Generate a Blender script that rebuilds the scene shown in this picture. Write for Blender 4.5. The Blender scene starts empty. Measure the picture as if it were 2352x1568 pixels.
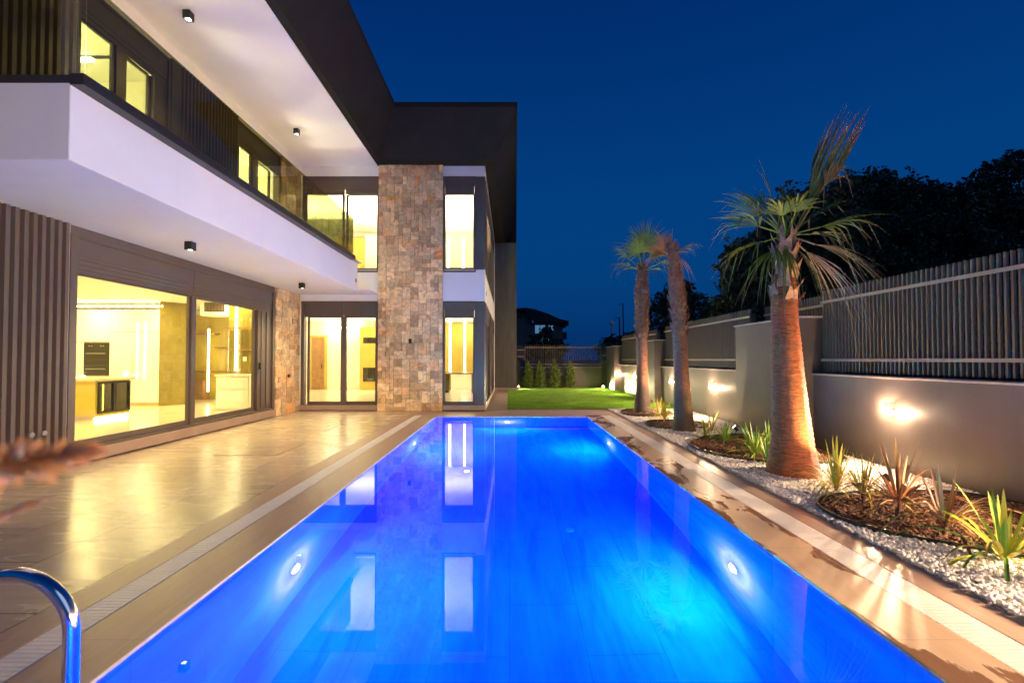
import bpy, math, random
import numpy as np
from mathutils import Vector, Matrix
random.seed(7); rng = np.random.default_rng(7)
PI = math.pi
sc = bpy.context.scene
C = sc.collection

# ------------------------------------------------------------------ camera
F, CX, HY, W0, H0 = 1058.0, 1171.0, 825.0, 2352.0, 1568.0
PITCH = math.atan(0.021)
cam = bpy.data.cameras.new('camera'); cam_o = bpy.data.objects.new('camera', cam); C.objects.link(cam_o)
cam.sensor_width = 36.0; cam.lens = 36.0 * F / W0
cam.shift_x = (W0 / 2 - CX) / W0
cam.shift_y = (803.0 - H0 / 2) / W0
cam.clip_start = 0.05; cam.clip_end = 3000
cam_o.location = (0, 0, 1.5); cam_o.rotation_euler = (PI / 2 + PITCH, 0, 0)
cam.dof.use_dof = True; cam.dof.focus_distance = 8.0; cam.dof.aperture_fstop = 2.3
sc.camera = cam_o

# ------------------------------------------------------------------ sky (dusk)
w = bpy.data.worlds.new('World'); sc.world = w; w.use_nodes = True
nt = w.node_tree; nt.nodes.clear()
out = nt.nodes.new('ShaderNodeOutputWorld'); bg = nt.nodes.new('ShaderNodeBackground')
tc = nt.nodes.new('ShaderNodeTexCoord'); sep = nt.nodes.new('ShaderNodeSeparateXYZ')
ramp = nt.nodes.new('ShaderNodeValToRGB'); e = ramp.color_ramp.elements
e[0].position = 0.0; e[0].color = (0.002, 0.018, 0.085, 1)
e[1].position = 1.0; e[1].color = (0.0007, 0.010, 0.070, 1)
for p_, c_ in ((0.04, (0.001, 0.026, 0.115, 1)), (0.16, (0.0006, 0.040, 0.165, 1)), (0.32, (0.0004, 0.040, 0.175, 1)), (0.60, (0.0002, 0.022, 0.130, 1))):
    n_ = e.new(p_); n_.color = c_
nt.links.new(tc.outputs['Generated'], sep.inputs[0]); nt.links.new(sep.outputs['Z'], ramp.inputs[0])
nt.links.new(ramp.outputs[0], bg.inputs[0]); bg.inputs[1].default_value = 0.262
nt.links.new(bg.outputs[0], out.inputs[0])
sc.view_settings.view_transform = 'Standard'; sc.view_settings.look = 'None'
sc.view_settings.exposure = 2.2; sc.view_settings.gamma = 1.0
cy = sc.cycles
cy.use_denoising = True
try: cy.denoiser = 'OPENIMAGEDENOISE'
except Exception: pass
cy.max_bounces = 7; cy.diffuse_bounces = 4; cy.glossy_bounces = 3; cy.transparent_max_bounces = 14; cy.transmission_bounces = 4
cy.sample_clamp_indirect = 6.0; cy.sample_clamp_direct = 0.0; cy.blur_glossy = 1.0
cy.caustics_reflective = False; cy.caustics_refractive = True

# ------------------------------------------------------------------ materials
def newmat(name):
    m = bpy.data.materials.new(name); m.use_nodes = True
    t = m.node_tree; t.nodes.clear()
    return m, t, t.nodes.new('ShaderNodeOutputMaterial')
def L(t, a, b): t.links.new(a, b)
def coords(t, scale=(1, 1, 1)):
    c = t.nodes.new('ShaderNodeTexCoord'); mp = t.nodes.new('ShaderNodeMapping')
    mp.inputs['Scale'].default_value = scale; L(t, c.outputs['Object'], mp.inputs[0]); return mp.outputs[0]
def noise(t, vec, scale, detail=4, rough=0.55, dist=0.0):
    n = t.nodes.new('ShaderNodeTexNoise'); n.inputs['Scale'].default_value = scale
    n.inputs['Detail'].default_value = detail; n.inputs['Roughness'].default_value = rough
    n.inputs['Distortion'].default_value = dist
    if vec is not None: L(t, vec, n.inputs['Vector'])
    return n.outputs[0]
def mrange(t, v, a, b, c, d):
    n = t.nodes.new('ShaderNodeMapRange'); L(t, v, n.inputs[0])
    for i, x in enumerate((a, b, c, d)): n.inputs[i + 1].default_value = x
    return n.outputs[0]
def mixc(t, f, a, b, mode='MIX'):
    n = t.nodes.new('ShaderNodeMix'); n.data_type = 'RGBA'; n.blend_type = mode
    if isinstance(f, (int, float)): n.inputs[0].default_value = f
    else: L(t, f, n.inputs[0])
    for i, x in ((6, a), (7, b)):
        if isinstance(x, tuple): n.inputs[i].default_value = (*x[:3], 1)
        else: L(t, x, n.inputs[i])
    return n.outputs[2]
def bump(t, h, strength=0.3, dist=0.01):
    n = t.nodes.new('ShaderNodeBump'); n.inputs['Strength'].default_value = strength
    n.inputs['Distance'].default_value = dist; L(t, h, n.inputs['Height']); return n.outputs[0]
def math_(t, op, a, b=None):
    n = t.nodes.new('ShaderNodeMath'); n.operation = op
    for i, x in enumerate((a, b)):
        if x is None: continue
        if isinstance(x, (int, float)): n.inputs[i].default_value = x
        else: L(t, x, n.inputs[i])
    return n.outputs[0]
def pmat(name, col, rough=0.5, metal=0.0, var=0.12, vscale=3.0, stretch=(1, 1, 1), bstr=0.0, bscale=60.0, bdist=0.004, attr=False, spec=0.5):
    m, t, o = newmat(name); p = t.nodes.new('ShaderNodeBsdfPrincipled'); L(t, p.outputs[0], o.inputs[0])
    v = coords(t, stretch); n = noise(t, v, vscale, 5)
    f = mrange(t, n, 0.3, 0.7, 1 - var, 1 + var)
    if attr:
        a = t.nodes.new('ShaderNodeAttribute'); a.attribute_name = 'col'; base = a.outputs[0]
    else:
        r = t.nodes.new('ShaderNodeRGB'); r.outputs[0].default_value = (*col, 1); base = r.outputs[0]
    vm = t.nodes.new('ShaderNodeVectorMath'); vm.operation = 'SCALE'; L(t, base, vm.inputs[0]); L(t, f, vm.inputs[3])
    L(t, vm.outputs[0], p.inputs['Base Color'])
    p.inputs['Roughness'].default_value = rough; p.inputs['Metallic'].default_value = metal
    p.inputs['Specular IOR Level'].default_value = spec
    if bstr > 0: L(t, bump(t, noise(t, coords(t), bscale, 3), bstr, bdist), p.inputs['Normal'])
    return m
def emat(name, col, s):
    m, t, o = newmat(name); n = t.nodes.new('ShaderNodeEmission'); n.inputs[0].default_value = (*col, 1)
    n.inputs[1].default_value = s; L(t, n.outputs[0], o.inputs[0]); return m
def glassmat(name, tint, f0=0.04, rough=0.0, power=4.0, bumpy=0.0, gcol=(1, 1, 1), fmax=0.9):
    m, t, o = newmat(name)
    tr = t.nodes.new('ShaderNodeBsdfTransparent'); tr.inputs[0].default_value = (*tint, 1)
    gl = t.nodes.new('ShaderNodeBsdfGlossy'); gl.inputs['Roughness'].default_value = rough; gl.inputs['Color'].default_value = (*gcol, 1)
    lw = t.nodes.new('ShaderNodeLayerWeight'); lw.inputs[0].default_value = 0.5
    f = math_(t, 'POWER', lw.outputs['Facing'], power)
    f = math_(t, 'MULTIPLY', f, fmax - f0); f = math_(t, 'ADD', f, f0)
    mx = t.nodes.new('ShaderNodeMixShader'); L(t, f, mx.inputs[0]); L(t, tr.outputs[0], mx.inputs[1]); L(t, gl.outputs[0], mx.inputs[2])
    if bumpy:
        b = bump(t, noise(t, coords(t, (1, 0.6, 1)), 1.6, 2), bumpy, 0.01); L(t, b, gl.inputs['Normal'])
    L(t, mx.outputs[0], o.inputs[0]); return m

M = {}
M['stucco'] = pmat('white_stucco', (0.78, 0.765, 0.765), 0.8, var=0.03, vscale=1.2, bstr=0.15, bscale=180, bdist=0.002)
M['ceiling'] = pmat('white_soffit_paint', (0.80, 0.78, 0.75), 0.75, var=0.03, vscale=1.0)
M['darkroof'] = pmat('dark_brown_render', (0.024, 0.018, 0.015), 0.85, var=0.12, vscale=2, bstr=0.2, bscale=90, spec=0.12)
M['darkwall'] = pmat('dark_grey_render', (0.085, 0.072, 0.062), 0.7, var=0.2, vscale=2.2, stretch=(3, 1, .5), bstr=0.25, bscale=60)
M['clad'] = pmat('brown_ribbed_metal', (0.115, 0.076, 0.060), 0.5, var=0.06, vscale=2)
M['frame'] = pmat('brown_grey_aluminium', (0.112, 0.078, 0.063), 0.42, var=0.05, vscale=2)
M['blackrail'] = pmat('black_metal_shoe', (0.025, 0.022, 0.022), 0.4, var=0.1)
M['outlet'] = pmat('pale_blue_outlet', (0.012, 0.13, 0.92), 0.6, spec=0.05)
M['black'] = pmat('black_powder_coat', (0.012, 0.012, 0.012), 0.45, var=0.1)
M['greyplate'] = pmat('grey_plate', (0.25, 0.25, 0.26), 0.4, var=0.1)
M['render'] = pmat('taupe_garden_render', (0.118, 0.096, 0.086), 0.42, var=0.13, vscale=1.3, bstr=0.5, bscale=26, bdist=0.004)
M['cap'] = pmat('pale_coping_stone', (0.52, 0.44, 0.39), 0.5, var=0.1, vscale=6, stretch=(1, 1, 1))
M['fence_rail_lit'] = pmat('taupe_fence_rail_lit', (0.34, 0.26, 0.21), 0.4, var=0.06)  # paler than the slats: light on the rails' top faces put into the colour
M['fence'] = pmat('taupe_fence_metal', (0.125, 0.092, 0.073), 0.4, var=0.06)
M['steel'] = pmat('polished_steel', (0.86, 0.84, 0.82), 0.12, metal=1.0, var=0.02)
M['grate'] = pmat('white_plastic_grating', (0.92, 0.87, 0.83), 0.4, var=0.04, vscale=9)
M['channel'] = pmat('dark_channel', (0.26, 0.22, 0.19), 0.7, var=0.2)
M['int_wall'] = pmat('interior_cream_paint', (0.80, 0.74, 0.60), 0.6, var=0.03)
M['int_ceil'] = pmat('interior_ceiling_paint', (0.82, 0.79, 0.70), 0.7, var=0.02)
M['int_floor'] = pmat('interior_floor_tile', (0.66, 0.60, 0.48), 0.16, var=0.06, vscale=1.0, stretch=(.5, 2, 1))
M['olive'] = pmat('olive_gold_plaster', (0.19, 0.145, 0.006), 0.5, var=0.18, vscale=1.6)
M['yellowpanel'] = pmat('ochre_lacquer_panel', (0.52, 0.39, 0.07), 0.4, var=0.08)
M['cabinet'] = pmat('cream_lacquer', (0.82, 0.79, 0.74), 0.3, var=0.02)
M['gap'] = pmat('brown_shadow_gap', (0.10, 0.07, 0.03), 0.5)
M['wood'] = pmat('walnut_veneer', (0.30, 0.16, 0.06), 0.4, var=0.25, vscale=5, stretch=(1, 8, 1))
M['counter'] = pmat('sand_stone_counter', (0.58, 0.47, 0.28), 0.25, var=0.1)
M['smoked'] = glassmat('smoked_glass', (0.42, 0.38, 0.20), 0.08)
M['pane'] = glassmat('clear_window_glass', (0.95, 0.96, 0.93), 0.035)
M['pane_green'] = glassmat('tinted_window_glass', (0.93, 0.94, 0.86), 0.035)
M['railglass'] = glassmat('tinted_railing_glass', (0.60, 0.63, 0.48), 0.04, power=3.8, fmax=.5)
M['oven'] = pmat('black_oven_glass', (0.02, 0.018, 0.015), 0.08, var=0.1)
M['led_warm'] = emat('led_warm', (1.0, 0.86, 0.50), 5.0)
M['led_white'] = emat('led_white', (1.0, 0.90, 0.65), 6.0)
M['led_soft'] = emat('led_soft', (1.0, 0.85, 0.45), 3.0)
M['bulb'] = emat('bulb', (1.0, 0.82, 0.55), 30.0)
M['bulb_small'] = emat('bulb_small', (1.0, 0.92, 0.75), 4.0)
M['poolbulb'] = emat('pool_bulb', (0.75, 0.85, 1.0), 12.0)
M['winblue'] = emat('far_window_glow', (0.12, 0.32, 0.62), 0.13)
M['palm_trunk'] = None

def dirty(mt, zlo, zhi, col, amt, streak):
    t = mt.node_tree; p = next(n_ for n_ in t.nodes if n_.type == 'BSDF_PRINCIPLED'); src = p.inputs['Base Color'].links[0].from_socket
    tcn = t.nodes.new('ShaderNodeTexCoord'); sp = t.nodes.new('ShaderNodeSeparateXYZ'); L(t, tcn.outputs['Object'], sp.inputs[0])
    nn_ = noise(t, coords(t, (1.5, 1.5, 1)), 3.0, 6, .65); st_ = noise(t, coords(t, (streak, streak, .25)), 1.0, 5, .6)
    zz = math_(t, 'ADD', sp.outputs['Z'], math_(t, 'MULTIPLY', nn_, -(zhi - zlo) * 1.4))
    f = math_(t, 'MULTIPLY', mrange(t, zz, zlo - (zhi - zlo) * .7, zhi - (zhi - zlo) * .7, 1, 0), amt)
    f = math_(t, 'ADD', f, mrange(t, st_, .55, .80, 0, amt * .55))
    L(t, mixc(t, f, src, col), p.inputs['Base Color'])
dirty(M['render'], 0.02, 0.34, (0.062, 0.048, 0.040), 0.55, 4)
dirty(M['stucco'], -2, -1.9, (0.60, 0.57, 0.55), 0.35, 5)
# water
m, t, o = newmat('pool_water'); M['water'] = m
g1 = t.nodes.new('ShaderNodeBsdfGlass'); g1.inputs['IOR'].default_value = 1.333; g1.inputs['Roughness'].default_value = 0.0
g1.inputs['Color'].default_value = (0.86, 0.97, 1.0, 1)
L(t, bump(t, noise(t, coords(t, (1, .6, 1)), 1.4, 2), 0.010, 0.01), g1.inputs['Normal']); L(t, g1.outputs[0], o.inputs[0])

# pool lining: saturated blue porcelain with long soft veins
m, t, o = newmat('blue_pool_lining'); M['poollining'] = m
p = t.nodes.new('ShaderNodeBsdfPrincipled'); L(t, p.outputs[0], o.inputs[0])
v = coords(t, (1.5, 0.35, 1.5)); n = noise(t, v, 1.5, 8, 0.6, 1.6); n2 = noise(t, coords(t, (5, .5, 3)), 2.2, 6, 0.65, 0.8)
cmx = mixc(t, mrange(t, n, 0.36, 0.66, 0, 1), (0.006, 0.058, 0.88), (0.008, 0.095, 0.93))
cmx = mixc(t, mrange(t, n2, 0.45, 0.75, 0, 0.5), cmx, (0.008, 0.125, 0.95))
gx = t.nodes.new('ShaderNodeTexBrick'); gx.offset = 0.5
gx.inputs['Scale'].default_value = 1.0; gx.inputs['Mortar Size'].default_value = 0.0035; gx.inputs['Brick Width'].default_value = 1.2; gx.inputs['Row Height'].default_value = 0.6
gx.inputs['Color1'].default_value = (1, 1, 1, 1); gx.inputs['Color2'].default_value = (0.93, 0.93, 0.96, 1); gx.inputs['Mortar'].default_value = (0.6, 0.6, 0.75, 1)
mp = t.nodes.new('ShaderNodeMapping'); tcn = t.nodes.new('ShaderNodeTexCoord'); L(t, tcn.outputs['UV'], mp.inputs[0]); L(t, mp.outputs[0], gx.inputs['Vector'])
cmx = mixc(t, 1.0, cmx, gx.outputs['Color'], 'MULTIPLY')
L(t, cmx, p.inputs['Base Color']); p.inputs['Roughness'].default_value = 0.6; p.inputs['Specular IOR Level'].default_value = 0.0

# patio porcelain tiles 0.7 x 1.38 m with joints and hatch-free body
def tilemat(name, c1, c2, joint, sx, sy, ox, oy, rough=(0.16, 0.34), streak=(0.8, 4, 1)):
    m, t, o = newmat(name); p = t.nodes.new('ShaderNodeBsdfPrincipled'); L(t, p.outputs[0], o.inputs[0])
    tcn = t.nodes.new('ShaderNodeTexCoord'); mp = t.nodes.new('ShaderNodeMapping'); L(t, tcn.outputs['Object'], mp.inputs[0])
    mp.inputs['Rotation'].default_value = (0, 0, PI / 2); mp.inputs['Location'].default_value = (oy, ox, 0)
    b = t.nodes.new('ShaderNodeTexBrick'); b.offset = 0.5; L(t, mp.outputs[0], b.inputs['Vector'])
    b.inputs['Scale'].default_value = 1.0; b.inputs['Mortar Size'].default_value = 0.006; b.inputs['Mortar Smooth'].default_value = 0.1
    b.inputs['Brick Width'].default_value = sy; b.inputs['Row Height'].default_value = sx
    b.inputs['Color1'].default_value = (0.88, 0.88, 0.88, 1); b.inputs['Color2'].default_value = (1.1, 1.1, 1.1, 1); b.inputs['Mortar'].default_value = (1, 1, 1, 1)
    n = noise(t, coords(t, streak), 1.1, 8, 0.62, 1.8); n2 = noise(t, coords(t, (1.3, 3.2, 1)), 1.7, 8, 0.62, 2.2)
    cc = mixc(t, mrange(t, n, 0.3, 0.7, 0, 1), c1, c2)
    cc = mixc(t, mrange(t, n2, 0.35, 0.75, 0, 0.25), cc, tuple(min(1, x * 1.25) for x in c2))
    cc = mixc(t, 1.0, cc, b.outputs['Color'], 'MULTIPLY')
    cc = mixc(t, b.outputs['Fac'], cc, joint)
    L(t, cc, p.inputs['Base Color'])
    L(t, mrange(t, n, 0.3, 0.7, rough[0], rough[1]), p.inputs['Roughness'])
    L(t, bump(t, math_(t, 'SUBTRACT', math_(t, 'MULTIPLY', n, 0.3), b.outputs['Fac']), 0.10, 0.003), p.inputs['Normal'])
    return m
M['patio'] = tilemat('patio_porcelain', (0.53, 0.41, 0.275), (0.65, 0.515, 0.37), (0.25, 0.19, 0.14), 0.70, 1.38, 0.0, 0.0, (0.20, 0.31))
# beige veined coping stone, streaks run along the pool
def copemat(name, c1, c2, wet):
    m, t, o = newmat(name); p = t.nodes.new('ShaderNodeBsdfPrincipled'); L(t, p.outputs[0], o.inputs[0])
    n = noise(t, coords(t, (5, 0.7, 1)), 2.0, 8, 0.6, 1.5)
    cc = mixc(t, mrange(t, n, 0.3, 0.72, 0, 1), c1, c2)
    tcn = t.nodes.new('ShaderNodeTexCoord'); sp = t.nodes.new('ShaderNodeSeparateXYZ'); L(t, tcn.outputs['Object'], sp.inputs[0])
    jt = math_(t, 'FRACT', math_(t, 'DIVIDE', math_(t, 'ADD', sp.outputs['Y'], 20.3), 1.2))
    jm = math_(t, 'LESS_THAN', jt, 0.0022)
    cc = mixc(t, math_(t, 'MULTIPLY', jm, 0.6), cc, (0.08, 0.05, 0.035))
    r = mrange(t, n, 0.3, 0.7, 0.30, 0.42)
    if wet:
        nw = noise(t, coords(t, (1.6, 0.75, 1)), 1.15, 5, 0.55, 0.6)
        mk = mrange(t, nw, 0.505, 0.515, 0, 1)
        nf = noise(t, coords(t, (1.5, 0.55, 1)), 1.9, 4, 0.5, 0.4)
        fl = math_(t, 'MULTIPLY', mk, mrange(t, nf, 0.50, 0.52, 0, 1))
        cc = mixc(t, math_(t, 'MULTIPLY', mk, 0.95), cc, mixc(t, 1.0, cc, (0.42, 0.30, 0.24), 'MULTIPLY'))
        r = math_(t, 'SUBTRACT', r, math_(t, 'MULTIPLY', mk, 0.10))
        r = math_(t, 'MAXIMUM', math_(t, 'SUBTRACT', r, math_(t, 'MULTIPLY', fl, 0.4)), 0.02)
        L(t, mrange(t, fl, 0, 1, 0.5, 0.9), p.inputs['Specular IOR Level'])
    L(t, cc, p.inputs['Base Color']); L(t, r, p.inputs['Roughness'])
    return m
M['coping'] = copemat('beige_coping', (0.47, 0.305, 0.225), (0.60, 0.415, 0.32), False)
M['coping_wet'] = copemat('beige_coping_wet', (0.62, 0.43, 0.28), (0.72, 0.53, 0.36), True)

# travertine cladding, colour of each block from an attribute
m, t, o = newmat('travertine_blocks'); M['stone'] = m
p = t.nodes.new('ShaderNodeBsdfPrincipled'); L(t, p.outputs[0], o.inputs[0])
a = t.nodes.new('ShaderNodeAttribute'); a.attribute_name = 'col'
n = noise(t, coords(t), 4.5, 8, 0.68, 1.6); n2 = noise(t, coords(t), 8, 7, 0.72, 3.0); n3 = noise(t, coords(t), 3.1, 5, 0.6)
vm = t.nodes.new('ShaderNodeVectorMath'); vm.operation = 'SCALE'; L(t, a.outputs[0], vm.inputs[0]); L(t, mrange(t, n, 0.32, 0.68, 0.55, 1.35), vm.inputs[3])
pit = mrange(t, n2, 0.59, 0.66, 0, 1)
cc = mixc(t, math_(t, 'MULTIPLY', pit, mrange(t, n3, 0.42, 0.62, 0.1, 0.85)), vm.outputs[0], (0.045, 0.030, 0.024))
L(t, cc, p.inputs['Base Color']); p.inputs['Roughness'].default_value = 0.75
L(t, bump(t, math_(t, 'SUBTRACT', n, pit), 0.6, 0.008), p.inputs['Normal'])

# palm trunk: fine rings
def trunkmat(name, c1, c2, ring, rs=0.9, fib=False):
    m, t, o = newmat(name); p = t.nodes.new('ShaderNodeBsdfPrincipled'); L(t, p.outputs[0], o.inputs[0])
    n = noise(t, coords(t, (3, 3, ring)), 3, 6, 0.7, 0.25); n2 = noise(t, coords(t, (8, 8, 2)), 4, 5, 0.6)
    cc = mixc(t, mrange(t, n, 0.35, 0.65, 0, 1), c1, c2)
    cc = mixc(t, mrange(t, n2, 0.35, 0.75, 0, 0.4), cc, tuple(x * 0.4 for x in c1))
    if fib:   # matted root fibres round the foot
        tcn = t.nodes.new('ShaderNodeTexCoord'); sp = t.nodes.new('ShaderNodeSeparateXYZ'); L(t, tcn.outputs['Object'], sp.inputs[0])
        zz = math_(t, 'ADD', sp.outputs['Z'], math_(t, 'MULTIPLY', n2, 0.35))
        cc = mixc(t, mrange(t, zz, 0.85, 1.12, 1, 0), cc, mixc(t, n2, (0.035, 0.022, 0.016), (0.11, 0.065, 0.045)))
    L(t, cc, p.inputs['Base Color']); p.inputs['Roughness'].default_value = 0.6
    L(t, bump(t, n, rs, 0.02), p.inputs['Normal']); return m
M['trunk_ring'] = trunkmat('ringed_palm_bark', (0.12, 0.026, 0.009), (0.50, 0.120, 0.032), 16)
M['trunk_fibre'] = trunkmat('fibrous_palm_bark', (0.15, 0.055, 0.032), (0.34, 0.15, 0.09), 14, fib=True)
M['boot_dark'] = pmat('shaggy_leaf_base', (0.19, 0.090, 0.058), 0.75, var=0.4, vscale=14, bstr=0.3)
M['boot'] = pmat('palm_leaf_base', (0.30, 0.16, 0.11), 0.7, var=0.35, vscale=14, bstr=0.3)
M['leaf'] = pmat('leaf_colour', (0.1, 0.1, 0.1), 0.45, var=0.2, vscale=5, attr=True)
M['foliage'] = pmat('tree_foliage', (0.030, 0.050, 0.022), 0.7, var=0.5, vscale=0.9)
M['bark'] = pmat('tree_bark', (0.05, 0.035, 0.025), 0.9, var=0.3, vscale=6)
M['lawn'] = pmat('lawn_soil_green', (0.035, 0.11, 0.006), 0.9, var=0.4, vscale=3)
M['blade'] = pmat('grass_blade', (0.1, 0.1, 0.1), 0.6, var=0.3, vscale=1.3, attr=True)
M['pebble'] = pmat('white_pebble', (0.6, 0.55, 0.5), 0.5, var=0.08, vscale=20, attr=True)
M['gravelbed'] = pmat('gravel_base', (0.42, 0.38, 0.34), 0.8, var=0.4, vscale=40, bstr=1.0, bscale=45, bdist=0.02)
M['mulch'] = pmat('bark_mulch', (0.14, 0.065, 0.035), 0.85, var=0.4, vscale=20, attr=True)
M['mulchbed'] = pmat('mulch_base', (0.07, 0.033, 0.02), 0.9, var=0.5, vscale=40, bstr=1.0, bscale=40, bdist=0.03)
M['edging'] = pmat('dark_green_edging', (0.015, 0.03, 0.028), 0.35, var=0.1)
M['earth'] = pmat('dark_ground', (0.035, 0.035, 0.025), 0.95, var=0.4, vscale=0.4)
M['farwall'] = pmat('far_building_wall', (0.07, 0.085, 0.09), 0.9, var=0.1)
M['farroof'] = pmat('far_building_roof', (0.02, 0.02, 0.025), 0.9, var=0.1)
M['plume'] = pmat('grass_plume', (0.62, 0.32, 0.15), 0.8, var=0.3, vscale=40)
M['whiteplastic'] = pmat('white_plastic', (0.7, 0.68, 0.66), 0.4, var=0.05)
M['pinksill'] = pmat('beige_pink_sill', (0.36, 0.25, 0.195), 0.4, var=0.12, vscale=3)

# ------------------------------------------------------------------ mesh helpers
ORG = {}
class MB:
    def __init__(s): s.v = []; s.f = []; s.c = []; s.uv = None
    def box(s, x0, x1, y0, y1, z0, z1):
        x0, x1 = min(x0, x1), max(x0, x1); y0, y1 = min(y0, y1), max(y0, y1); z0, z1 = min(z0, z1), max(z0, z1)
        i = len(s.v)
        s.v += [(x0, y0, z0), (x1, y0, z0), (x1, y1, z0), (x0, y1, z0), (x0, y0, z1), (x1, y0, z1), (x1, y1, z1), (x0, y1, z1)]
        s.f += [(i, i + 3, i + 2, i + 1), (i + 4, i + 5, i + 6, i + 7), (i, i + 1, i + 5, i + 4), (i + 1, i + 2, i + 6, i + 5), (i + 2, i + 3, i + 7, i + 6), (i + 3, i, i + 4, i + 7)]
        return s
    def cbox(s, c, *a):
        n = len(s.v); s.box(*a); s.c += [(n, len(s.v), c)]; return s
    def poly(s, pts, c=None):
        i = len(s.v); s.v += [tuple(p) for p in pts]; s.f.append(tuple(range(i, i + len(pts))))
        if c: s.c.append((i, len(s.v), c))
        return s
    def prism(s, pts, z0, z1):
        i = len(s.v); n = len(pts)
        s.v += [(p[0], p[1], z0) for p in pts] + [(p[0], p[1], z1) for p in pts]
        s.f.append(tuple(range(i + n - 1, i - 1, -1))); s.f.append(tuple(range(i + n, i + 2 * n)))
        for k in range(n): s.f.append((i + k, i + (k + 1) % n, i + n + (k + 1) % n, i + n + k))
        return s
    def tube(s, pts, r, n=12, cap=True, c=None):
        pts = [Vector(p) for p in pts]; R = r if isinstance(r, (list, tuple)) else [r] * len(pts)
        i0 = len(s.v); up = None
        for k, p in enumerate(pts):
            d = (pts[min(k + 1, len(pts) - 1)] - pts[max(k - 1, 0)]).normalized()
            if up is None:
                up = Vector((0, 0, 1)) if abs(d.z) < 0.9 else Vector((1, 0, 0))
            a = d.cross(up).normalized(); b = a.cross(d).normalized(); up = b
            for j in range(n):
                th = 2 * PI * j / n; q = p + (a * math.cos(th) + b * math.sin(th)) * R[k]; s.v.append(tuple(q))
        for k in range(len(pts) - 1):
            for j in range(n):
                s.f.append((i0 + k * n + j, i0 + k * n + (j + 1) % n, i0 + (k + 1) * n + (j + 1) % n, i0 + (k + 1) * n + j))
        if cap:
            s.f.append(tuple(range(i0 + n - 1, i0 - 1, -1))); e0 = i0 + (len(pts) - 1) * n; s.f.append(tuple(range(e0, e0 + n)))
        if c: s.c.append((i0, len(s.v), c))
        return s
    def build(s, name, mat, parent=None, bevel=0.0, smooth=False):
        me = bpy.data.meshes.new(name)
        root = parent
        off = (0, 0, 0)
        if parent is not None: off = ORG.get(parent.name, (0, 0, 0))
        vs = [(a[0] - off[0], a[1] - off[1], a[2] - off[2]) for a in s.v] if off != (0, 0, 0) else s.v
        me.from_pydata(vs, [], s.f); me.update()
        if s.c:
            at = me.attributes.new('col', 'FLOAT_COLOR', 'POINT')
            arr = np.ones((len(s.v), 4), dtype=np.float32)
            for a, b, c in s.c: arr[a:b, :3] = c
            at.data.foreach_set('color', arr.ravel())
        if s.uv:
            ul = me.uv_layers.new(name='UVMap'); ul.data.foreach_set('uv', np.array(s.uv, dtype=np.float32).ravel())
        me.materials.append(mat if not isinstance(mat, str) else M[mat])
        if smooth: me.polygons.foreach_set('use_smooth', [True] * len(me.polygons))
        o = bpy.data.objects.new(name, me); C.objects.link(o)
        if parent is not None:
            o.parent = parent; ORG[o.name] = off
        if bevel:
            b = o.modifiers.new('bevel', 'BEVEL'); b.width = bevel; b.segments = 2; b.limit_method = 'ANGLE'
        return o
def tag(o, label=None, cat=None, group=None, kind=None):
    if label: o['label'] = label
    if cat: o['category'] = cat
    if group: o['group'] = group
    if kind: o['kind'] = kind
    return o
def thing(name, label, cat, loc=(0, 0, 0), group=None, rz=0):
    o = bpy.data.objects.new(name, None); C.objects.link(o); o.location = loc; o.rotation_euler = (0, 0, rz)
    o.empty_display_size = 0.1
    ORG[o.name] = tuple(loc); return tag(o, label, cat, group)
def struct(name, mb, mat, **k): return tag(mb.build(name, mat, **k), kind='structure')
def copy_tree(o, parent=None):
    c = o.copy(); C.objects.link(c)
    if parent is not None: c.parent = parent
    for ch in list(o.children): copy_tree(ch, c)
    return c
def lamp(name, typ, loc, power, col, parent=None, size=0.05, rot=None, target=None, spot=None, blend=0.5, size_y=None, spread=None):
    l = bpy.data.lights.new(name, typ); l.energy = power; l.color = col
    if typ == 'AREA':
        l.shape = 'RECTANGLE' if size_y else 'DISK'; l.size = size
        if size_y: l.size_y = size_y
        if spread: l.spread = spread
    else: l.shadow_soft_size = size
    if typ == 'SPOT': l.spot_size = spot; l.spot_blend = blend
    o = bpy.data.objects.new(name, l); C.objects.link(o)
    off = ORG.get(parent.name, (0, 0, 0)) if parent is not None else (0, 0, 0)
    o.location = Vector(loc) - Vector(off)
    if target is not None:
        o.rotation_euler = (Vector(target) - Vector(loc)).to_track_quat('-Z', 'Y').to_euler()
    elif rot: o.rotation_euler = rot
    if parent is not None: o.parent = parent
    return o

# faint last daylight from the west (sun below the horizon, very soft)
sun = bpy.data.lights.new('dusk_glow', 'SUN'); sun.energy = 0.05; sun.angle = math.radians(40); sun.color = (0.55, 0.7, 1.0)
so = bpy.data.objects.new('dusk_glow', sun); C.objects.link(so); so.rotation_euler = (math.radians(60), 0, math.radians(50))

# ================================================================== GROUND AND POOL
PX0, PX1, PY0, PY1, PD = -1.95, 2.03, -1.2, 12.15, -1.50
g = MB()
X = [-400, -2.0, 2.08, 400]; Y = [-200, -1.25, 12.20, 700]
for i in range(3):
    for j in range(3):
        if i == 1 and j == 1: continue
        g.poly([(X[i], Y[j], -.05), (X[i + 1], Y[j], -.05), (X[i + 1], Y[j + 1], -.05), (X[i], Y[j + 1], -.05)])
struct('ground', g, 'earth')

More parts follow.
